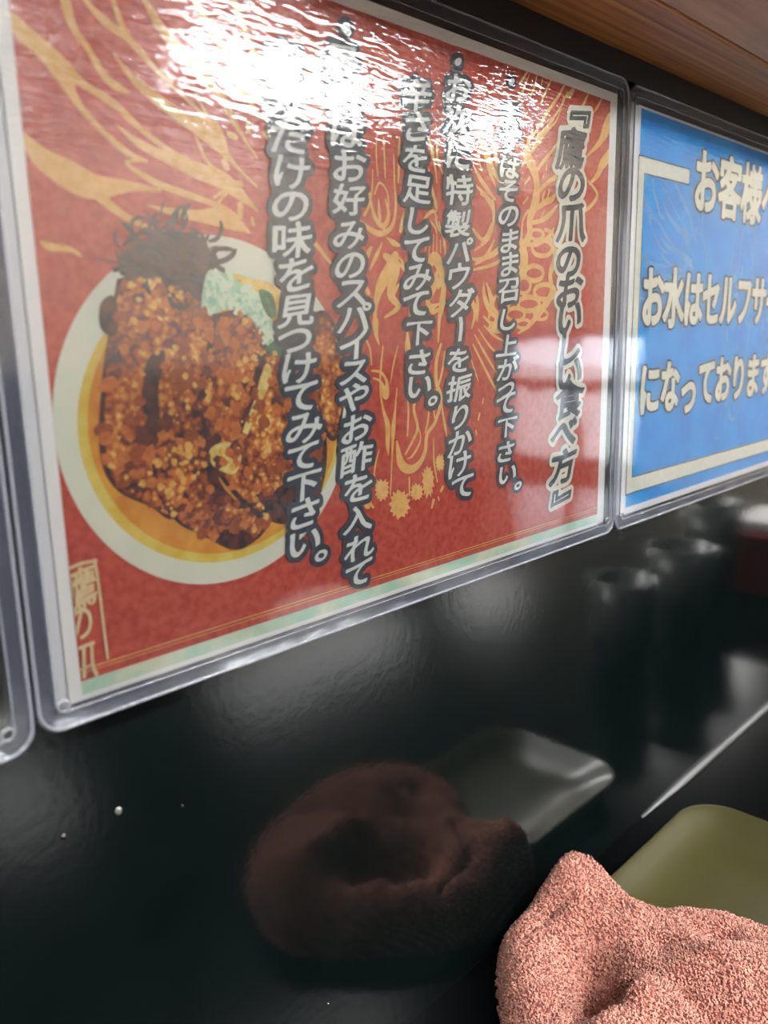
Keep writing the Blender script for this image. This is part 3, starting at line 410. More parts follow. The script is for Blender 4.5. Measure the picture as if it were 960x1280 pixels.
class Field:
    """A flat print as one closed outline: f > 0 is ink, sampled on a grid and cut by marching squares."""
    def __init__(s, u0, u1, v0, v1, st):
        s.u0, s.v0, s.st = u0, v0, st
        s.x = np.arange(u0, u1+st, st); s.y = np.arange(v0, v1+st, st)
        s.f = np.full((len(s.x), len(s.y)), -9.0)
    def win(s, a, b, c, d):
        i0 = max(int((a-s.u0)/s.st)-1, 0); i1 = min(int((b-s.u0)/s.st)+3, len(s.x)); j0 = max(int((c-s.v0)/s.st)-1, 0); j1 = min(int((d-s.v0)/s.st)+3, len(s.y))
        if i1 <= i0 or j1 <= j0: return None
        X, Y = np.meshgrid(s.x[i0:i1], s.y[j0:j1], indexing='ij'); return (slice(i0, i1), slice(j0, j1)), X, Y
    def edges(s, A, B, r, nib=None):
        """area bounded by segments A-B (even-odd), grown by r in the metric of the nib"""
        k = r if nib is None else 1.0
        Mi = np.eye(2) if nib is None else nib
        pad = r if nib is None else 1/np.abs(np.linalg.svd(nib)[1]).min()
        P = np.concatenate([A, B]); w = s.win(P[:, 0].min()-pad-1, P[:, 0].max()+pad+1, P[:, 1].min()-pad-1, P[:, 1].max()+pad+1)
        if w is None: return
        sl, X, Y = w; ins = np.zeros(X.shape, bool); dm = np.full(X.shape, 99.0)
        TX = Mi[0, 0]*X+Mi[0, 1]*Y; TY = Mi[1, 0]*X+Mi[1, 1]*Y; TA = A@Mi.T; TB = B@Mi.T
        for a, b, ta, tb in zip(A, B, TA, TB):
            if a[1] != b[1]:
                rr = ((a[1] > Y[0]) != (b[1] > Y[0]))
                xc = a[0]+(Y[0]-a[1])*(b[0]-a[0])/(b[1]-a[1]); ins ^= rr[None, :] & (X < xc[None, :])
            ab = tb-ta; q = ab@ab
            t = np.clip(((TX-ta[0])*ab[0]+(TY-ta[1])*ab[1])/(q+1e-12), 0, 1)
            dm = np.minimum(dm, (TX-ta[0]-t*ab[0])**2+(TY-ta[1]-t*ab[1])**2)
        g = np.where(ins, np.sqrt(dm), -np.sqrt(dm))+k
        s.f[sl] = np.maximum(s.f[sl], g)
    def stroke(s, S):
        for p, q in zip(S[:-1], S[1:]):
            r = max(p[2], q[2])/2+.3
            w = s.win(min(p[0], q[0])-r, max(p[0], q[0])+r, min(p[1], q[1])-r, max(p[1], q[1])+r)
            if w is None: continue
            sl, X, Y = w; ab = q[:2]-p[:2]; t = np.clip(((X-p[0])*ab[0]+(Y-p[1])*ab[1])/(ab@ab+1e-12), 0, 1)
            g = (p[2]*(1-t)+q[2]*t)/2-np.hypot(X-p[0]-t*ab[0], Y-p[1]-t*ab[1]); s.f[sl] = np.maximum(s.f[sl], g)
    def mesh(s, clip=None):
        f = s.f.copy()
        if clip:
            X, Y = np.meshgrid(s.x, s.y, indexing='ij')
            f = np.minimum.reduce([f, X-clip[0], clip[1]-X, Y-clip[2], clip[3]-Y])
        f[0, :] = f[-1, :] = -1; f[:, 0] = f[:, -1] = -1
        g = f > 0; n = g[:-1, :-1].astype(int)+g[1:, :-1]+g[:-1, 1:]+g[1:, 1:]
        V = []; F = []; st = s.st
        for i in range(n.shape[0]):
            full = np.concatenate([[False], n[i] == 4, [False]]); d = np.flatnonzero(full[1:] != full[:-1])
            for j0, j1 in zip(d[::2], d[1::2]):
                b = len(V); x0, x1, y0, y1 = s.x[i], s.x[i+1], s.y[j0], s.y[j1]
                V += [(x0, y0), (x1, y0), (x1, y1), (x0, y1)]; F.append((b, b+1, b+2, b+3))
        for i, j in zip(*np.nonzero((n > 0) & (n < 4))):
            c = ((i, j), (i+1, j), (i+1, j+1), (i, j+1)); b = len(V)
            for k in range(4):
                a0, a1 = c[k], c[(k+1) % 4]; f0, f1 = f[a0], f[a1]
                if f0 > 0: V.append((s.x[a0[0]], s.y[a0[1]]))
                if (f0 > 0) != (f1 > 0):
                    t = f0/(f0-f1); V.append((s.x[a0[0]]*(1-t)+s.x[a1[0]]*t, s.y[a0[1]]*(1-t)+s.y[a1[1]]*t))
            F.append(tuple(range(b, len(V))))
        return V, F

def lay(glyphs, w, h, nib=(0, 0, 0), skew=.0, rough=0, st=.22):
    """glyphs: (char, u, v) in mm, thickened by an elliptic nib (a, b mm, degrees) as a brush would."""
    pts = []
    for gi, (ch, u, v) in enumerate(glyphs):
        V2, E = glyph(ch)[2:]; Q = V2.copy()
        if skew:      # hand-brushed: each character leans and swells a little differently, strokes bow slightly
            k = (len(glyphs)*7+gi*13) % 11/10-.5
            Q[:, 0] += .045*np.sin(Q[:, 1]*4.2+k*2); Q[:, 1] += .03*np.sin(Q[:, 0]*5+gi)
            ca, sa = math.cos(.10*k), math.sin(.10*k); Q = Q@np.array([[ca, sa], [-sa, ca]])*(1+.10*k)
        Q = Q*np.array([w, h]); Q[:, 1] += skew*Q[:, 0]; Q = Q+np.array([u, v])
        E = np.array(E); pts.append((Q[E[:, 0]], Q[E[:, 1]]))
    lo = np.min([p[0].min(0) for p in pts], 0)-4; hi = np.max([p[0].max(0) for p in pts], 0)+4
    a, b_, ang = nib
    if a == b_: Mi = None
    else:
        ca, sa = math.cos(math.radians(ang)), math.sin(math.radians(ang))
        Mi = np.linalg.inv(np.array([[ca, -sa], [sa, ca]]) @ np.diag([a, b_]))
    fl = Field(lo[0], hi[0], lo[1], hi[1], st)
    for A, B in pts: fl.edges(A, B, a, Mi)
    if rough:
        X, Y = np.meshgrid(fl.x, fl.y, indexing='ij')
        fl.f += rough*(np.sin(X*1.3+Y*.7)*np.sin(Y*1.1-X*.5)+.6*np.sin(X*3.1-Y*2.3)*np.sin(Y*2.9+X*1.7))
    return fl.mesh()

def flat(name, V, F, y, mat, parent):
    G = []
    for f in F:            # every face of a print looks out of the wall
        ar = sum(V[f[i-1]][0]*V[f[i]][1]-V[f[i]][0]*V[f[i-1]][1] for i in range(len(f)))
        if abs(ar) > 1e-9: G.append(tuple(f) if ar > 0 else tuple(reversed(f)))
    F = G
    V3 = [(p[0]/1000, y, p[1]/1000) for p in V]
    return mesh_obj(name, V3, F, mat, parent)

def spline(pts, k=5):
    P = [np.array(p, float) for p in pts]; 
    if len(P) < 3: return P
    out = []
    for i in range(len(P)-1):
        p0, p1, p2, p3 = P[max(i-1, 0)], P[i], P[i+1], P[min(i+2, len(P)-1)]
        for s in range(k):
            t = s/k
            out.append(.5*((2*p1)+(-p0+p2)*t+(2*p0-5*p1+4*p2-p3)*t*t+(-p0+3*p1-3*p2+p3)*t**3))
    out.append(P[-1]); return out
def strokes_mesh(L, clip=None, st=.3):
    S = [spline(x) for x in L]
    P = np.array([p[:2] for x in S for p in x]); lo = P.min(0)-8; hi = P.max(0)+8
    if clip: lo = np.maximum(lo, [clip[0]-1, clip[2]-1]); hi = np.minimum(hi, [clip[1]+1, clip[3]+1])
    fl = Field(lo[0], hi[0], lo[1], hi[1], st)
    for x in S: fl.stroke(x)
    return fl.mesh(clip)
def smooth_poly(p, k=4):
    P = [list(q)+[0] for q in p]; P = P[-2:]+P+P[:2]
    S = spline(P, k); S = S[2*k:len(S)-1-k]
    return [s[:2] for s in S]
def polys_mesh(L, smooth=True, clip=None, st=.25):
    Q = [np.array(smooth_poly(p) if smooth else p, float) for p in L]
    A = np.concatenate(Q); lo = A.min(0)-2; hi = A.max(0)+2
    fl = Field(lo[0], hi[0], lo[1], hi[1], st)
    for q in Q: fl.edges(q, np.roll(q, -1, 0), 0.0)
    return fl.mesh(clip)
def rect(u0, u1, v0, v1): return [(u0, v0), (u1, v0), (u1, v1), (u0, v1)], [(0, 1, 2, 3)]
def inside(p, poly):
    x, y = p; c = False; n = len(poly)
    for i in range(n):
        x1, y1 = poly[i]; x2, y2 = poly[i-1]
        if (y1 > y) != (y2 > y) and x < (x2-x1)*(y-y1)/(y2-y1)+x1: c = not c
    return c

# ------------------------------------------------------------------ red poster
po = thing('poster', 'red menu poster with a bowl photo and five columns of brush lettering', 'poster', (PX, 0, PZ))
def sheet(name, u0, u1, v0, v1, y0, y1, mat, parent):
    return box_obj(name, u0/1000, u1/1000, y0, y1, v0/1000, v1/1000, mat, parent)
sheet('paper', -2.5, 296.1, -.4, 211.9, -.0004, 0, M_paper, po)
LY = -.00045; ST = .00004
CL = (1.4, 289.6, 5.0, 207.6)
flat('red_ground', *rect(*CL), LY, M_red, po)
bt = flat('bottom_strip', *rect(1.4, 289.2, .8, 5.0), LY, M_cyan, po)
Vx, Fx = strokes_mesh([[(1.4, 8.4, .3), (60, 8.6, .3), (150, 8.5, .3), (289, 8.6, .3)], [(1.4, 7.4, .2), (100, 7.5, .2), (289, 7.5, .2)]], None, .12)
flat('border_line', Vx, Fx, LY-ST, M_tan, po)
# the two smudged runs along the bottom edge
mo = flat('bird_motif', *strokes_mesh(STROKES, CL), LY-ST, M_tan, po)
Vx, Fx = polys_mesh(CLAWS, False)
flat('claw', Vx, Fx, LY-1.5*ST, M_tan, mo)

# bowl picture
def disc(cx, cy, rx, ry, n=96, clip=CL):
    P = [(cx+rx*math.cos(6.2832*i/n), cy+ry*math.sin(6.2832*i/n)) for i in range(n)]
    if clip: P = [(min(max(x, clip[0]), clip[1]), min(max(y, clip[2]), clip[3])) for x, y in P]
    return P, [tuple(range(n))]
pic = flat('bowl_picture', *disc(56.3, 77, 55.2, 54.2), LY-2*ST, M_plate, po)
flat('broth_edge', *disc(57.6, 75, 49.8, 45.4), LY-3*ST, M_brothrim, pic)
flat('broth', *disc(58.4, 75.6, 47.6, 43.2), LY-4*ST, M_broth, pic)
flat('egg', *polys_mesh(FOOD['egg']), LY-5*ST, M_egg, pic)
flat('cutlet_shadow', *polys_mesh(FOOD['gap']), LY-7*ST, M_dark, pic)
flat('cutlet', *polys_mesh(FOOD['cut']), LY-6*ST, M_crust, pic)
Ls = []
for p in FOOD['cut']:
    q = p+p[:1]; Ls.append([[a+.5*math.sin(i*2.1), b_, 1.3+.8*math.sin(i*1.7)] for i, (a, b_) in enumerate(q)])
flat('cutlet_edge', *strokes_mesh(Ls, None, .25), LY-6.5*ST, M_dark, pic)
flat('cut_face', *polys_mesh(FOOD['cutface']), LY-7.5*ST, M_cutface, pic)
rnd = random.Random(11)
cp = FOOD['cut']
for ci, (m, num, s0, s1) in enumerate(((CR[0], 60, 1.2, 3.2), (CR[1], 130, 1.2, 3.2), (CR[2], 210, .8, 2.6), (CR[3], 170, .4, 1.5))):
    L = []
    while len(L) < num:
        pp = rnd.choice(cp[:4]+cp[:2]+cp[2:4]); xs = [q[0] for q in pp]; ys = [q[1] for q in pp]
        c = (rnd.uniform(min(xs), max(xs)), rnd.uniform(min(ys), max(ys)))
        if not inside(c, pp) or any(inside(c, g) for g in FOOD['gap']): continue
        if ci == 3 and math.sin(c[0]*.19+1)+math.sin(c[1]*.23)+math.sin((c[0]+c[1])*.11) < -.1: continue
        if ci == 0 and math.sin(c[0]*.19+1)+math.sin(c[1]*.23) > .5: continue
        s = rnd.uniform(s0, s1); k = 9; a0 = rnd.random()*6
        L.append([(c[0]+s*(.55+.6*rnd.random())*math.cos(a0+6.2832*i/k)*(1 if ci else 1.2), c[1]+s*(.5+.6*rnd.random())*math.sin(a0+6.2832*i/k)) for i in range(k)])
    o = flat('crumbs', *polys_mesh(L, False), LY-(8+ci*.8)*ST, m, pic); o['kind'] = 'stuff'
# seaweed strands
flat('seaweed', *polys_mesh(FOOD['nori']), LY-7*ST, M_nori, pic)
nc = np.mean(FOOD['nori'][0], 0)
for m, num, yy, wv in ((M_nori, 85, 7.4, (.9, 1.7)), (M_nori2, 34, 7.8, (.3, .7))):
    L = []
    for i in range(num):
        a = rnd.uniform(0, 6.2832); r = rnd.random()**.5
        p = nc+np.array([math.cos(a)*16*r, math.sin(a)*10.5*r+2]); th = rnd.uniform(0, 6.28); cv = rnd.uniform(-.7, .7); st = []
        nn = rnd.randint(4, 6); w = rnd.uniform(*wv)
        for k in range(nn):
            st.append([p[0], p[1], w*(.5 if k in (0, nn-1) else 1)]); p = p+np.array([math.cos(th), math.sin(th)*.8])*2.0; th += cv
        L.append(st)
    o = flat('seaweed_strands', *strokes_mesh(L), LY-yy*ST, m, pic); o['kind'] = 'stuff'
flat('onion', *polys_mesh(FOOD['onion']), LY-8.5*ST, M_onion, pic)
L = []
op = FOOD['onion'][0]; xs = [q[0] for q in op]; ys = [q[1] for q in op]
while len(L) < 90:
    c = (rnd.uniform(min(xs), max(xs)), rnd.uniform(min(ys), max(ys)))
    if not inside(c, op): continue
    a = rnd.random()*3.14; l, w = rnd.uniform(.6, 1.5), rnd.uniform(.3, .7)
    L.append([(c[0]+l*sx*math.cos(a)-w*sy*math.sin(a), c[1]+l*sx*math.sin(a)+w*sy*math.cos(a)) for sx, sy in ((-1, -1), (1, -1), (1, 1), (-1, 1))])
o = flat('onion_pieces', *polys_mesh(L, False), LY-9*ST, M_onion2, pic); o['kind'] = 'stuff'
flat('herb', *polys_mesh(FOOD['herb']), LY-9.5*ST, M_herb, pic)

# lettering
OUT = LY-13*ST; INK = LY-14.5*ST
def column(key, name, nib, outr, fillm, outm, skew=.09):
    w, h, g = TEXT[key]
    f = flat(name, *lay(g, w, h, nib, skew, .14 if nib[0] < .6 else .08), INK, fillm, po)
    flat('lettering_outline', *lay(g, w, h, (outr, outr, 0), skew), OUT, outm, f)
    return f
column('title', 'title_lettering', (.95, .45, 40), 2.8, M_slate, M_cream)
for k in ('col1', 'col2', 'col3', 'col4', 'col5'):
    column(k, 'instruction_lettering', (.42, .12, 35), 2.3 if k != 'col1' else 1.9, M_white, M_slate)
w, h, g = TEXT['seal']
Vs, Fs = lay(g, w, h, (.22, .1, 30), .04)
Vs = [(max(1.4, p[0]), p[1]) for p in Vs]
se = flat('seal_lettering', Vs, Fs, OUT, M_sealink, po)
flat('seal_border', *strokes_mesh([[(1.5, 39.0, .9), (5, 39.6, 1.0), (9.2, 39.4, 1.0)], [(8.9, 39.8, .9), (9.4, 30, .9), (9.6, 20, .9), (9.9, 9.6, .8)], [(1.5, 8.9, .5), (4, 9.3, .5), (6, 10.0, .3)]]), OUT, M_sealink, se)

bk = thing('backing_sheet', 'plain white sheet tucked behind the red poster, showing on its left', 'sheet of paper', (PX, .0006, PZ))
sheet('paper', -6.6, 292, -1.2, 211.0, -.0004, 0, M_backpaper, bk)

# ------------------------------------------------------------------ blue poster
BX = 311.0
pb = thing('poster', 'blue notice poster with cream frame and three rows of bold white lettering', 'poster', (PX, 0, PZ))
sheet('paper', BX+3.2, BX+297, -.5, 210.8, -.0004, 0, M_paper, pb)
flat('blue_ground', *rect(BX+9.4, BX+292, 3.2, 209.6), LY, M_blue, pb)
bl = [[(u+320, v-8, max(w*.8, .3)) for u, v, w in s] for s in STROKES]
flat('bird_motif', *strokes_mesh(bl, (BX+15.5, BX+280, 22, 178)), LY-ST, M_lightblue, pb)
def fr_rects(g):
    Q = []
    for u0, u1, v0, v1 in ((BX+9-g, BX+15+g, 11-g, 187+g), (BX+14, BX+68+g, 179.6-g, 187+g), (BX+226-g, BX+286, 179.6-g, 187+g), (BX+14, BX+286, 11.2-g, 19.5+g), (BX+280-g, BX+286+g, 11-g, 187+g)):
        Q.append([(u0, v0), (u1, v0), (u1, v1), (u0, v1)])
    return polys_mesh(Q, False, None, .5)
f = flat('frame_line', *fr_rects(0), LY-3*ST, M_cream, pb)
flat('frame_outline', *fr_rects(.7), LY-2*ST, M_slate, f)
rows = [("お客様へ", 401, 34, 182.5, 34.5, 37), ("お水はセルフサービス", 341, 25.4, 117, 26.5, 34), ("になっております。", 342, 25, 67.5, 25.5, 31)]
for s, u0, pitch, v0, w, h in rows:
    g = [(c, u0+i*pitch, v0-(4 if c == 'っ' else 0)) for i, c in enumerate(s)]
    GL.pop('ー', None)
    V_, F_, V2_, E_ = glyph('ー'); R = np.array([[0, -1], [1, 0]]); GL['ー'] = (V_@R.T, F_, V2_@R.T, E_)
    f = flat('notice_lettering', *lay(g, w, h, (1.2, 1.2, 0), 0), INK, M_cream, pb)
    flat('lettering_outline', *lay(g, w, h, (2.3, 2.3, 0), 0), OUT, M_slate, f)
bk2 = thing('backing_sheet', 'plain white sheet tucked behind the blue poster, showing on its left', 'sheet of paper', (PX, .0006, PZ))
sheet('paper', BX+.2, BX+292, .3, 211.2, -.0004, 0, M_backpaper, bk2)

# ------------------------------------------------------------------ clear hard vinyl sleeves
def sleeve(label, u0, u1, v0, v1, r=7.0):
    t = thing('clear_sleeve', label, 'card sleeve', (PX+u0/1000, 0, PZ+v0/1000), 'clear card sleeves on the black panel')
    W, Hh = (u1-u0)/1000, (v1-v0)/1000; r /= 1000
    outer = rounded_rect(0, W, 0, Hh, r); inner = rounded_rect(.0055, W-.0055, .0055, Hh-.0055, r*.4)
    n = len(outer)
    # front and back sheets, each a rounded sheet with a little thickness
    for nm, y0 in (('front_sheet', -.0024), ('back_sheet', .0026)):
        v = [(x, y0, z) for x, z in outer]
        mesh_obj(nm, v, [tuple(range(n))], M_sleeve, t)
    # welded border: ring between the sheets
    v = [(x, -.0026, z) for x, z in outer]+[(x, -.0026, z) for x, z in inner]+[(x, .0028, z) for x, z in outer]+[(x, .0028, z) for x, z in inner]
    f = []
    for i in range(n):
        j = (i+1) % n
        f += [(i, j, n+j, n+i), (2*n+i, 3*n+i, 3*n+j, 2*n+j), (i, 2*n+i, 2*n+j, j), (n+i, n+j, 3*n+j, 3*n+i)]
    mesh_obj('welded_border', v, f, M_weld, t)
    MB().tube([(x, -.0026, z) for x, z in rounded_rect(.0007, W-.0007, .0007, Hh-.0007, r)], .0006, 6, True).build('edge_bead', M_rim, t, True)
    MB().tube([(x, -.0027, z) for x, z in rounded_rect(.0055, W-.0055, .0055, Hh-.0055, r*.4)], .0003, 6, True).build('weld_line', M_rim, t, True)
    for x, z in ((.0075, .0075), (W-.0075, .0075), (.0075, Hh-.0075), (W-.0075, Hh-.0075)):
        MB().tube([(x+.0017*math.cos(a*.5236), -.0029, z+.0017*math.sin(a*.5236)) for a in range(12)], .0005, 6, True).build('punched_eyelet', M_rim, t, True)
    return t
sleeve('clear plastic sleeve holding the red menu poster', -12.9, 303.6, -6.9, 219.3)
sleeve('clear plastic sleeve holding the blue notice poster', 304.2, 620, -7.2, 218.6)
sleeve('empty-looking clear plastic sleeve cut off by the left edge of the photo', -330, -13.7, -9.6, 217.5)

# ------------------------------------------------------------------ olive tray
TRAY = (.405, -.0725)
ty = thing('tray', 'small olive green plastic tray with rounded corners behind the towel', 'tray', (.405, -.0725, COUNTER))
prof = [(0, .0002), (0.0, .001), (-.004, .010), (-.0053, .0130), (-.0058, .0136), (-.0052, .0140), (-.0042, .0136), (-.0015, .0122), (.004, .0088), (.010, .0060), (.018, .0038), (.028, .0024), (.040, .0020)]
v = []; n = None
for inset, z in prof:
    e = inset+.004
    ring = rounded_rect(-.052+e, .083-e, -.054+e, .050-e, max(.026-e*.45, .004), 10); n = len(ring)
    v += [(x, y, z) for x, y in ring]
f = [(i*n+k, i*n+(k+1) % n, (i+1)*n+(k+1) % n, (i+1)*n+k) for i in range(len(prof)-1) for k in range(n)]
f += [tuple(range((len(prof)-1)*n, len(prof)*n)), tuple(reversed(range(n)))]
mesh_obj('tray_body', v, f, M_tray, ty, True)

# ------------------------------------------------------------------ towel
tw = thing('towel', 'crumpled salmon pink terry towel on the counter in the lower right corner', 'towel', (0, 0, COUNTER))
FP = [(.290, -.0095), (.303, -.0055), (.330, -.0045), (.350, -.0055), (.361, -.016), (.362, -.032), (.356, -.046), (.362, -.058), (.376, -.071), (.386, -.088), (.388, -.108), (.372, -.133), (.335, -.147), (.29, -.149), (.25, -.132), (.232, -.105), (.228, -.075), (.242, -.050), (.266, -.028)]
FPs = np.array(smooth_poly(FP, 6))
nx, ny = 300, 250
gx = np.linspace(.185, .485, nx); gy = np.linspace(-.235, 0.0, ny)
X, Y = np.meshgrid(gx, gy, indexing='ij')
A = FPs; B = np.roll(FPs, -1, 0)
dist = np.full(X.shape, 9.0); ins = np.zeros(X.shape, bool)
for a, b in zip(A, B):
    ab = b-a; t = np.clip(((X-a[0])*ab[0]+(Y-a[1])*ab[1])/(ab@ab), 0, 1)
    dist = np.minimum(dist, np.hypot(X-a[0]-t*ab[0], Y-a[1]-t*ab[1]))
    with np.errstate(divide='ignore', invalid='ignore'):
        c = ((a[1] > Y) != (b[1] > Y)) & (X < (b[0]-a[0])*(Y-a[1])/(b[1]-a[1])+a[0])
    ins ^= c
def seg(ax, ay, bx, by, s):
    ab = np.array([bx-ax, by-ay]); t = np.clip(((X-ax)*ab[0]+(Y-ay)*ab[1])/(ab@ab), 0, 1)
    return np.exp(-((X-ax-t*ab[0])**2+(Y-ay-t*ab[1])**2)/s**2)
def gs(cx, cy, s): return np.exp(-((X-cx)**2+(Y-cy)**2)/s**2)
rngt = np.random.RandomState(5)
def vnoise(freq, seed):
    r = np.random.RandomState(seed); g = r.rand(64, 64)
    u = (X-.18)*freq; v = (Y+.24)*freq; iu = np.floor(u).astype(int) % 63; iv = np.floor(v).astype(int) % 63
    fu = u-np.floor(u); fv = v-np.floor(v); fu = fu*fu*(3-2*fu); fv = fv*fv*(3-2*fv)
    return (g[iu, iv]*(1-fu)*(1-fv)+g[iu+1, iv]*fu*(1-fv)+g[iu, iv+1]*(1-fu)*fv+g[iu+1, iv+1]*fu*fv)-.5
HEM = .0055
Hh = .0275 + .0145*gs(.346, -.015, .020) + .014*gs(.330, -.112, .030) + .010*seg(.225, -.085, .28, -.10, .02) + .005*seg(.322, -.034, .338, -.052, .014)
Hh += .005*seg(.262, -.030, .275, -.050, .010) + .009*seg(.256, -.082, .285, -.086, .009) + .005*seg(.285, -.083, .325, -.097, .008) - .006*seg(.39, -.08, .40, -.12, .02)
Hh -= .026*seg(.303, -.050, .277, -.067, .0125) + .010*gs(.350, -.094, .009) + .005*seg(.303, -.095, .285, -.13, .006) + .004*gs(.327, -.075, .006) + .004*seg(.268, -.040, .285, -.046, .005)
Hh -= HEM*(seg(.290, -.022, .320, -.025, .0020)+seg(.320, -.025, .337, -.050, .0020))
Hh += .003*vnoise(60, 1)+.0022*vnoise(130, 2)+.0008*vnoise(300, 3)
ed = np.clip(dist/.014, 0, 1); Z = Hh*np.sqrt(1-(1-ed)**2)
Z = np.where(ins, Z, 0)+.0004
# where it lies on the tray the cloth follows the tray's lip and dish
tx, tyy = X-TRAY[0], Y-TRAY[1]
ee = np.minimum.reduce([tx+.052, .083-tx, tyy+.054, .050-tyy])-.004
prx = [p[0] for p in prof[5:]]; prz = [p[1] for p in prof[5:]]
Z = np.maximum(Z, np.where(ee > -.0075, np.interp(ee, prx, prz)+.0008, 0))
keep = ins
idx = -np.ones(X.shape, int)
fm = keep[:-1, :-1] | keep[1:, :-1] | keep[:-1, 1:] | keep[1:, 1:]
us = np.zeros(X.shape, bool); us[:-1, :-1] |= fm; us[1:, :-1] |= fm; us[:-1, 1:] |= fm; us[1:, 1:] |= fm
idx[us] = np.arange(us.sum())
V = np.stack([X[us], Y[us], Z[us]], 1)
ii, jj = np.nonzero(fm)
Fq = np.stack([idx[ii, jj], idx[ii+1, jj], idx[ii+1, jj+1], idx[ii, jj+1]], 1)
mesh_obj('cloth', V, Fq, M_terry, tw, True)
# terry loops: small bent strips standing on the cloth in rows
gxz, gyz = np.gradient(Z, gx[1]-gx[0], gy[1]-gy[0])
area = np.sqrt(1+gxz**2+gyz**2)*ins
hem = np.maximum(seg(.290, -.022, .320, -.025, .0014), seg(.320, -.025, .337, -.050, .0014)) > .4
ins = ins & ~hem
steep = (np.clip(area-1.25, 0, 4)*ins).ravel(); steep /= steep.sum()
c1 = rngt.choice(len(steep), 26000, p=steep); ai, aj = np.unravel_index(c1, X.shape)
# the rest in knitted rows, about a millimetre apart
ga, gb = np.meshgrid(np.arange(0, .30, .00105), np.arange(0, .235, .00085), indexing='ij')
ga = ga+.00052*(np.arange(gb.shape[1]) % 2)[None, :]
qx = .185+ga; qy = -.235+gb
qx = qx+rngt.normal(0, .00016, qx.shape)+.004*np.sin(qy*40); qy = qy+rngt.normal(0, .00016, qy.shape)
bi = np.round((qx-gx[0])/(gx[1]-gx[0])).astype(int).ravel(); bj = np.round((qy-gy[0])/(gy[1]-gy[0])).astype(int).ravel()
ok = (bi >= 0) & (bi < nx) & (bj >= 0) & (bj < ny); bi, bj = bi[ok], bj[ok]; qx = qx.ravel()[ok]; qy = qy.ravel()[ok]
ok = ins[bi, bj]; bi, bj, qx, qy = bi[ok], bj[ok], qx[ok], qy[ok]
ci = np.concatenate([ai, bi]); cj = np.concatenate([aj, bj]); NL = len(ci)
P = np.stack([np.concatenate([X[ai, aj]+rngt.uniform(-.5, .5, len(ai))*.001, qx]), np.concatenate([Y[ai, aj]+rngt.uniform(-.5, .5, len(ai))*.00095, qy]), Z[ci, cj]], 1)
Nn = np.stack([-gxz[ci, cj], -gyz[ci, cj], np.ones(NL)], 1); Nn /= np.linalg.norm(Nn, axis=1)[:, None]
Rr = rngt.normal(0, .75, (NL, 3))+np.array([-.5, -1.1, -.5])
T1 = Rr-(Rr*Nn).sum(1)[:, None]*Nn; T1 /= np.linalg.norm(T1, axis=1)[:, None]; T2 = np.cross(Nn, T1)
ln = rngt.uniform(.0014, .0023, NL)[:, None]; wd = rngt.uniform(.00026, .00042, NL)[:, None]
lean = rngt.uniform(.3, .9, NL)[:, None]
rows_ = []
for hh, ff, ww in ((-.2, 0, 1), (.55, .25, 1.1), (.85, .8, 1.0), (.5, 1.25, .6)):
    c = P+Nn*ln*hh+T1*ln*ff*lean
    rows_ += [c+T2*wd*ww, c-T2*wd*ww]
V = np.stack(rows_, 1).reshape(-1, 3); base = (np.arange(NL)*8)[:, None]
Fq = np.concatenate([base+np.array([[0, 1, 3, 2]]), base+np.array([[2, 3, 5, 4]]), base+np.array([[4, 5, 7, 6]])])
me = bpy.data.meshes.new('terry_loops'); me.vertices.add(len(V)); me.vertices.foreach_set('co', V.ravel().astype(np.float32))
me.loops.add(Fq.size); me.loops.foreach_set('vertex_index', Fq.ravel().astype(np.int32)); me.polygons.add(len(Fq)); me.polygons.foreach_set('loop_start', (np.arange(len(Fq))*4).astype(np.int32))
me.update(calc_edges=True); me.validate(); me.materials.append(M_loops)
lo = bpy.data.objects.new('terry_loops', me); C.objects.link(lo); lo.parent = tw; lo['kind'] = 'stuff'

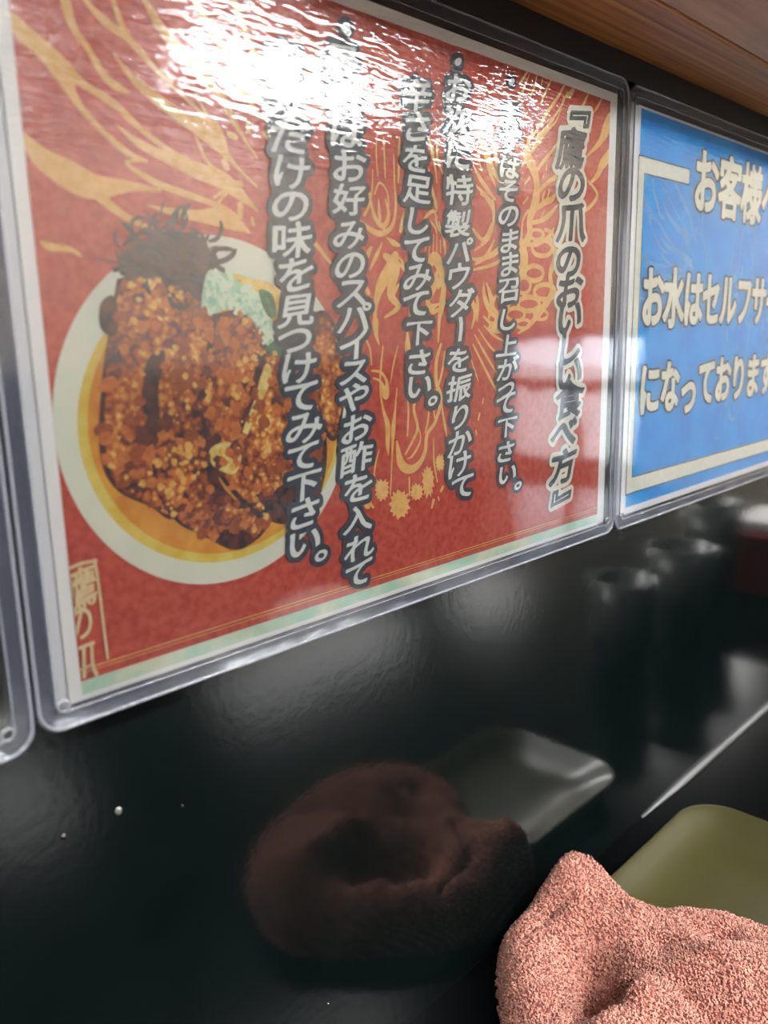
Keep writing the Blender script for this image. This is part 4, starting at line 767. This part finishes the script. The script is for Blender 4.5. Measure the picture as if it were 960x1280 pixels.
# ------------------------------------------------------------------ cups and box the glossy panel mirrors; stools and bench added for its reflections
M_glass = simple('grey_glazed_cup', srgb(74, 76, 76), .12); M_redbox = simple('dark_red_lacquer', srgb(120, 24, 20), .3)
def cup(x, y, h, r, label, m):
    t = tag(MB().lathe(0, 0, [(0, .001), (r*.75, .001), (r, h), (r-.003, h), (r*.75-.003, .006), (0, .006)]).build('cup', m, smooth=True), label, 'cup', 'cups farther along the counter')
    t.location = (x, y, COUNTER); return t
cup(.68, -.13, .088, .032, 'grey cup on the counter beyond the frame, mirrored in the panel', M_glass)
cup(.78, -.12, .10, .034, 'tall grey cup on the counter beyond the frame, mirrored in the panel', M_glass)
cup(.92, -.15, .12, .034, 'tallest grey cup on the counter beyond the frame, mirrored in the panel', M_glass)
sb = thing('napkin_box', 'dark red lacquered box with pale napkins beside the cups, mirrored in the panel', 'box', (1.03, -.12, COUNTER))
MB().box(-.06, .06, -.05, .05, .001, .075).build('body', M_redbox, sb, bevel=.004)
MB().box(-.05, .05, -.035, .035, .0751, .088).build('napkins', M_fix, sb, bevel=.002)

def stool(x, y, label):  # unseen stools added to give pale patches in the panel's reflection
    t = thing('stool', label, 'stool', (x, y, 0), 'unseen round stools added behind the camera')
    MB().lathe(0, 0, [(0, .001), (.19, .001), (.19, .012), (.03, .03), (.025, .40), (0, .40)], 24).build('pedestal', M_metal if 0 else M_seat, t, True)
    MB().lathe(0, 0, [(0, .40), (.13, .40), (.15, .42), (.15, .445), (.13, .462), (0, .466)], 28).build('seat', M_cushion, t, True)
for x, y, l in ((.40, -1.03, 'grey-seated stool added unseen for a pale patch at the left edge of the panel'), (.84, -1.03, 'grey-seated stool added unseen for a pale patch under the bowl picture'), (1.21, -1.12, 'grey-seated stool added unseen for a faint patch under the lettering'), (1.60, -1.03, 'grey-seated stool added unseen for a pale patch right of the middle of the panel')):
    stool(x, y, l)
bn = thing('bench', 'unseen long black bench added across the room to darken the upper part of the panel', 'bench', (.6, -2.5, 0))  # unseen bench added as a dark bound for the panel's reflection
MB().box(-2.6, 2.6, -.25, .3, .001, .42).build('seat', M_seat, bn, bevel=.02)
MB().box(-2.6, 2.6, -.36, -.26, .001, .95).build('backrest', M_seat, bn, bevel=.02)
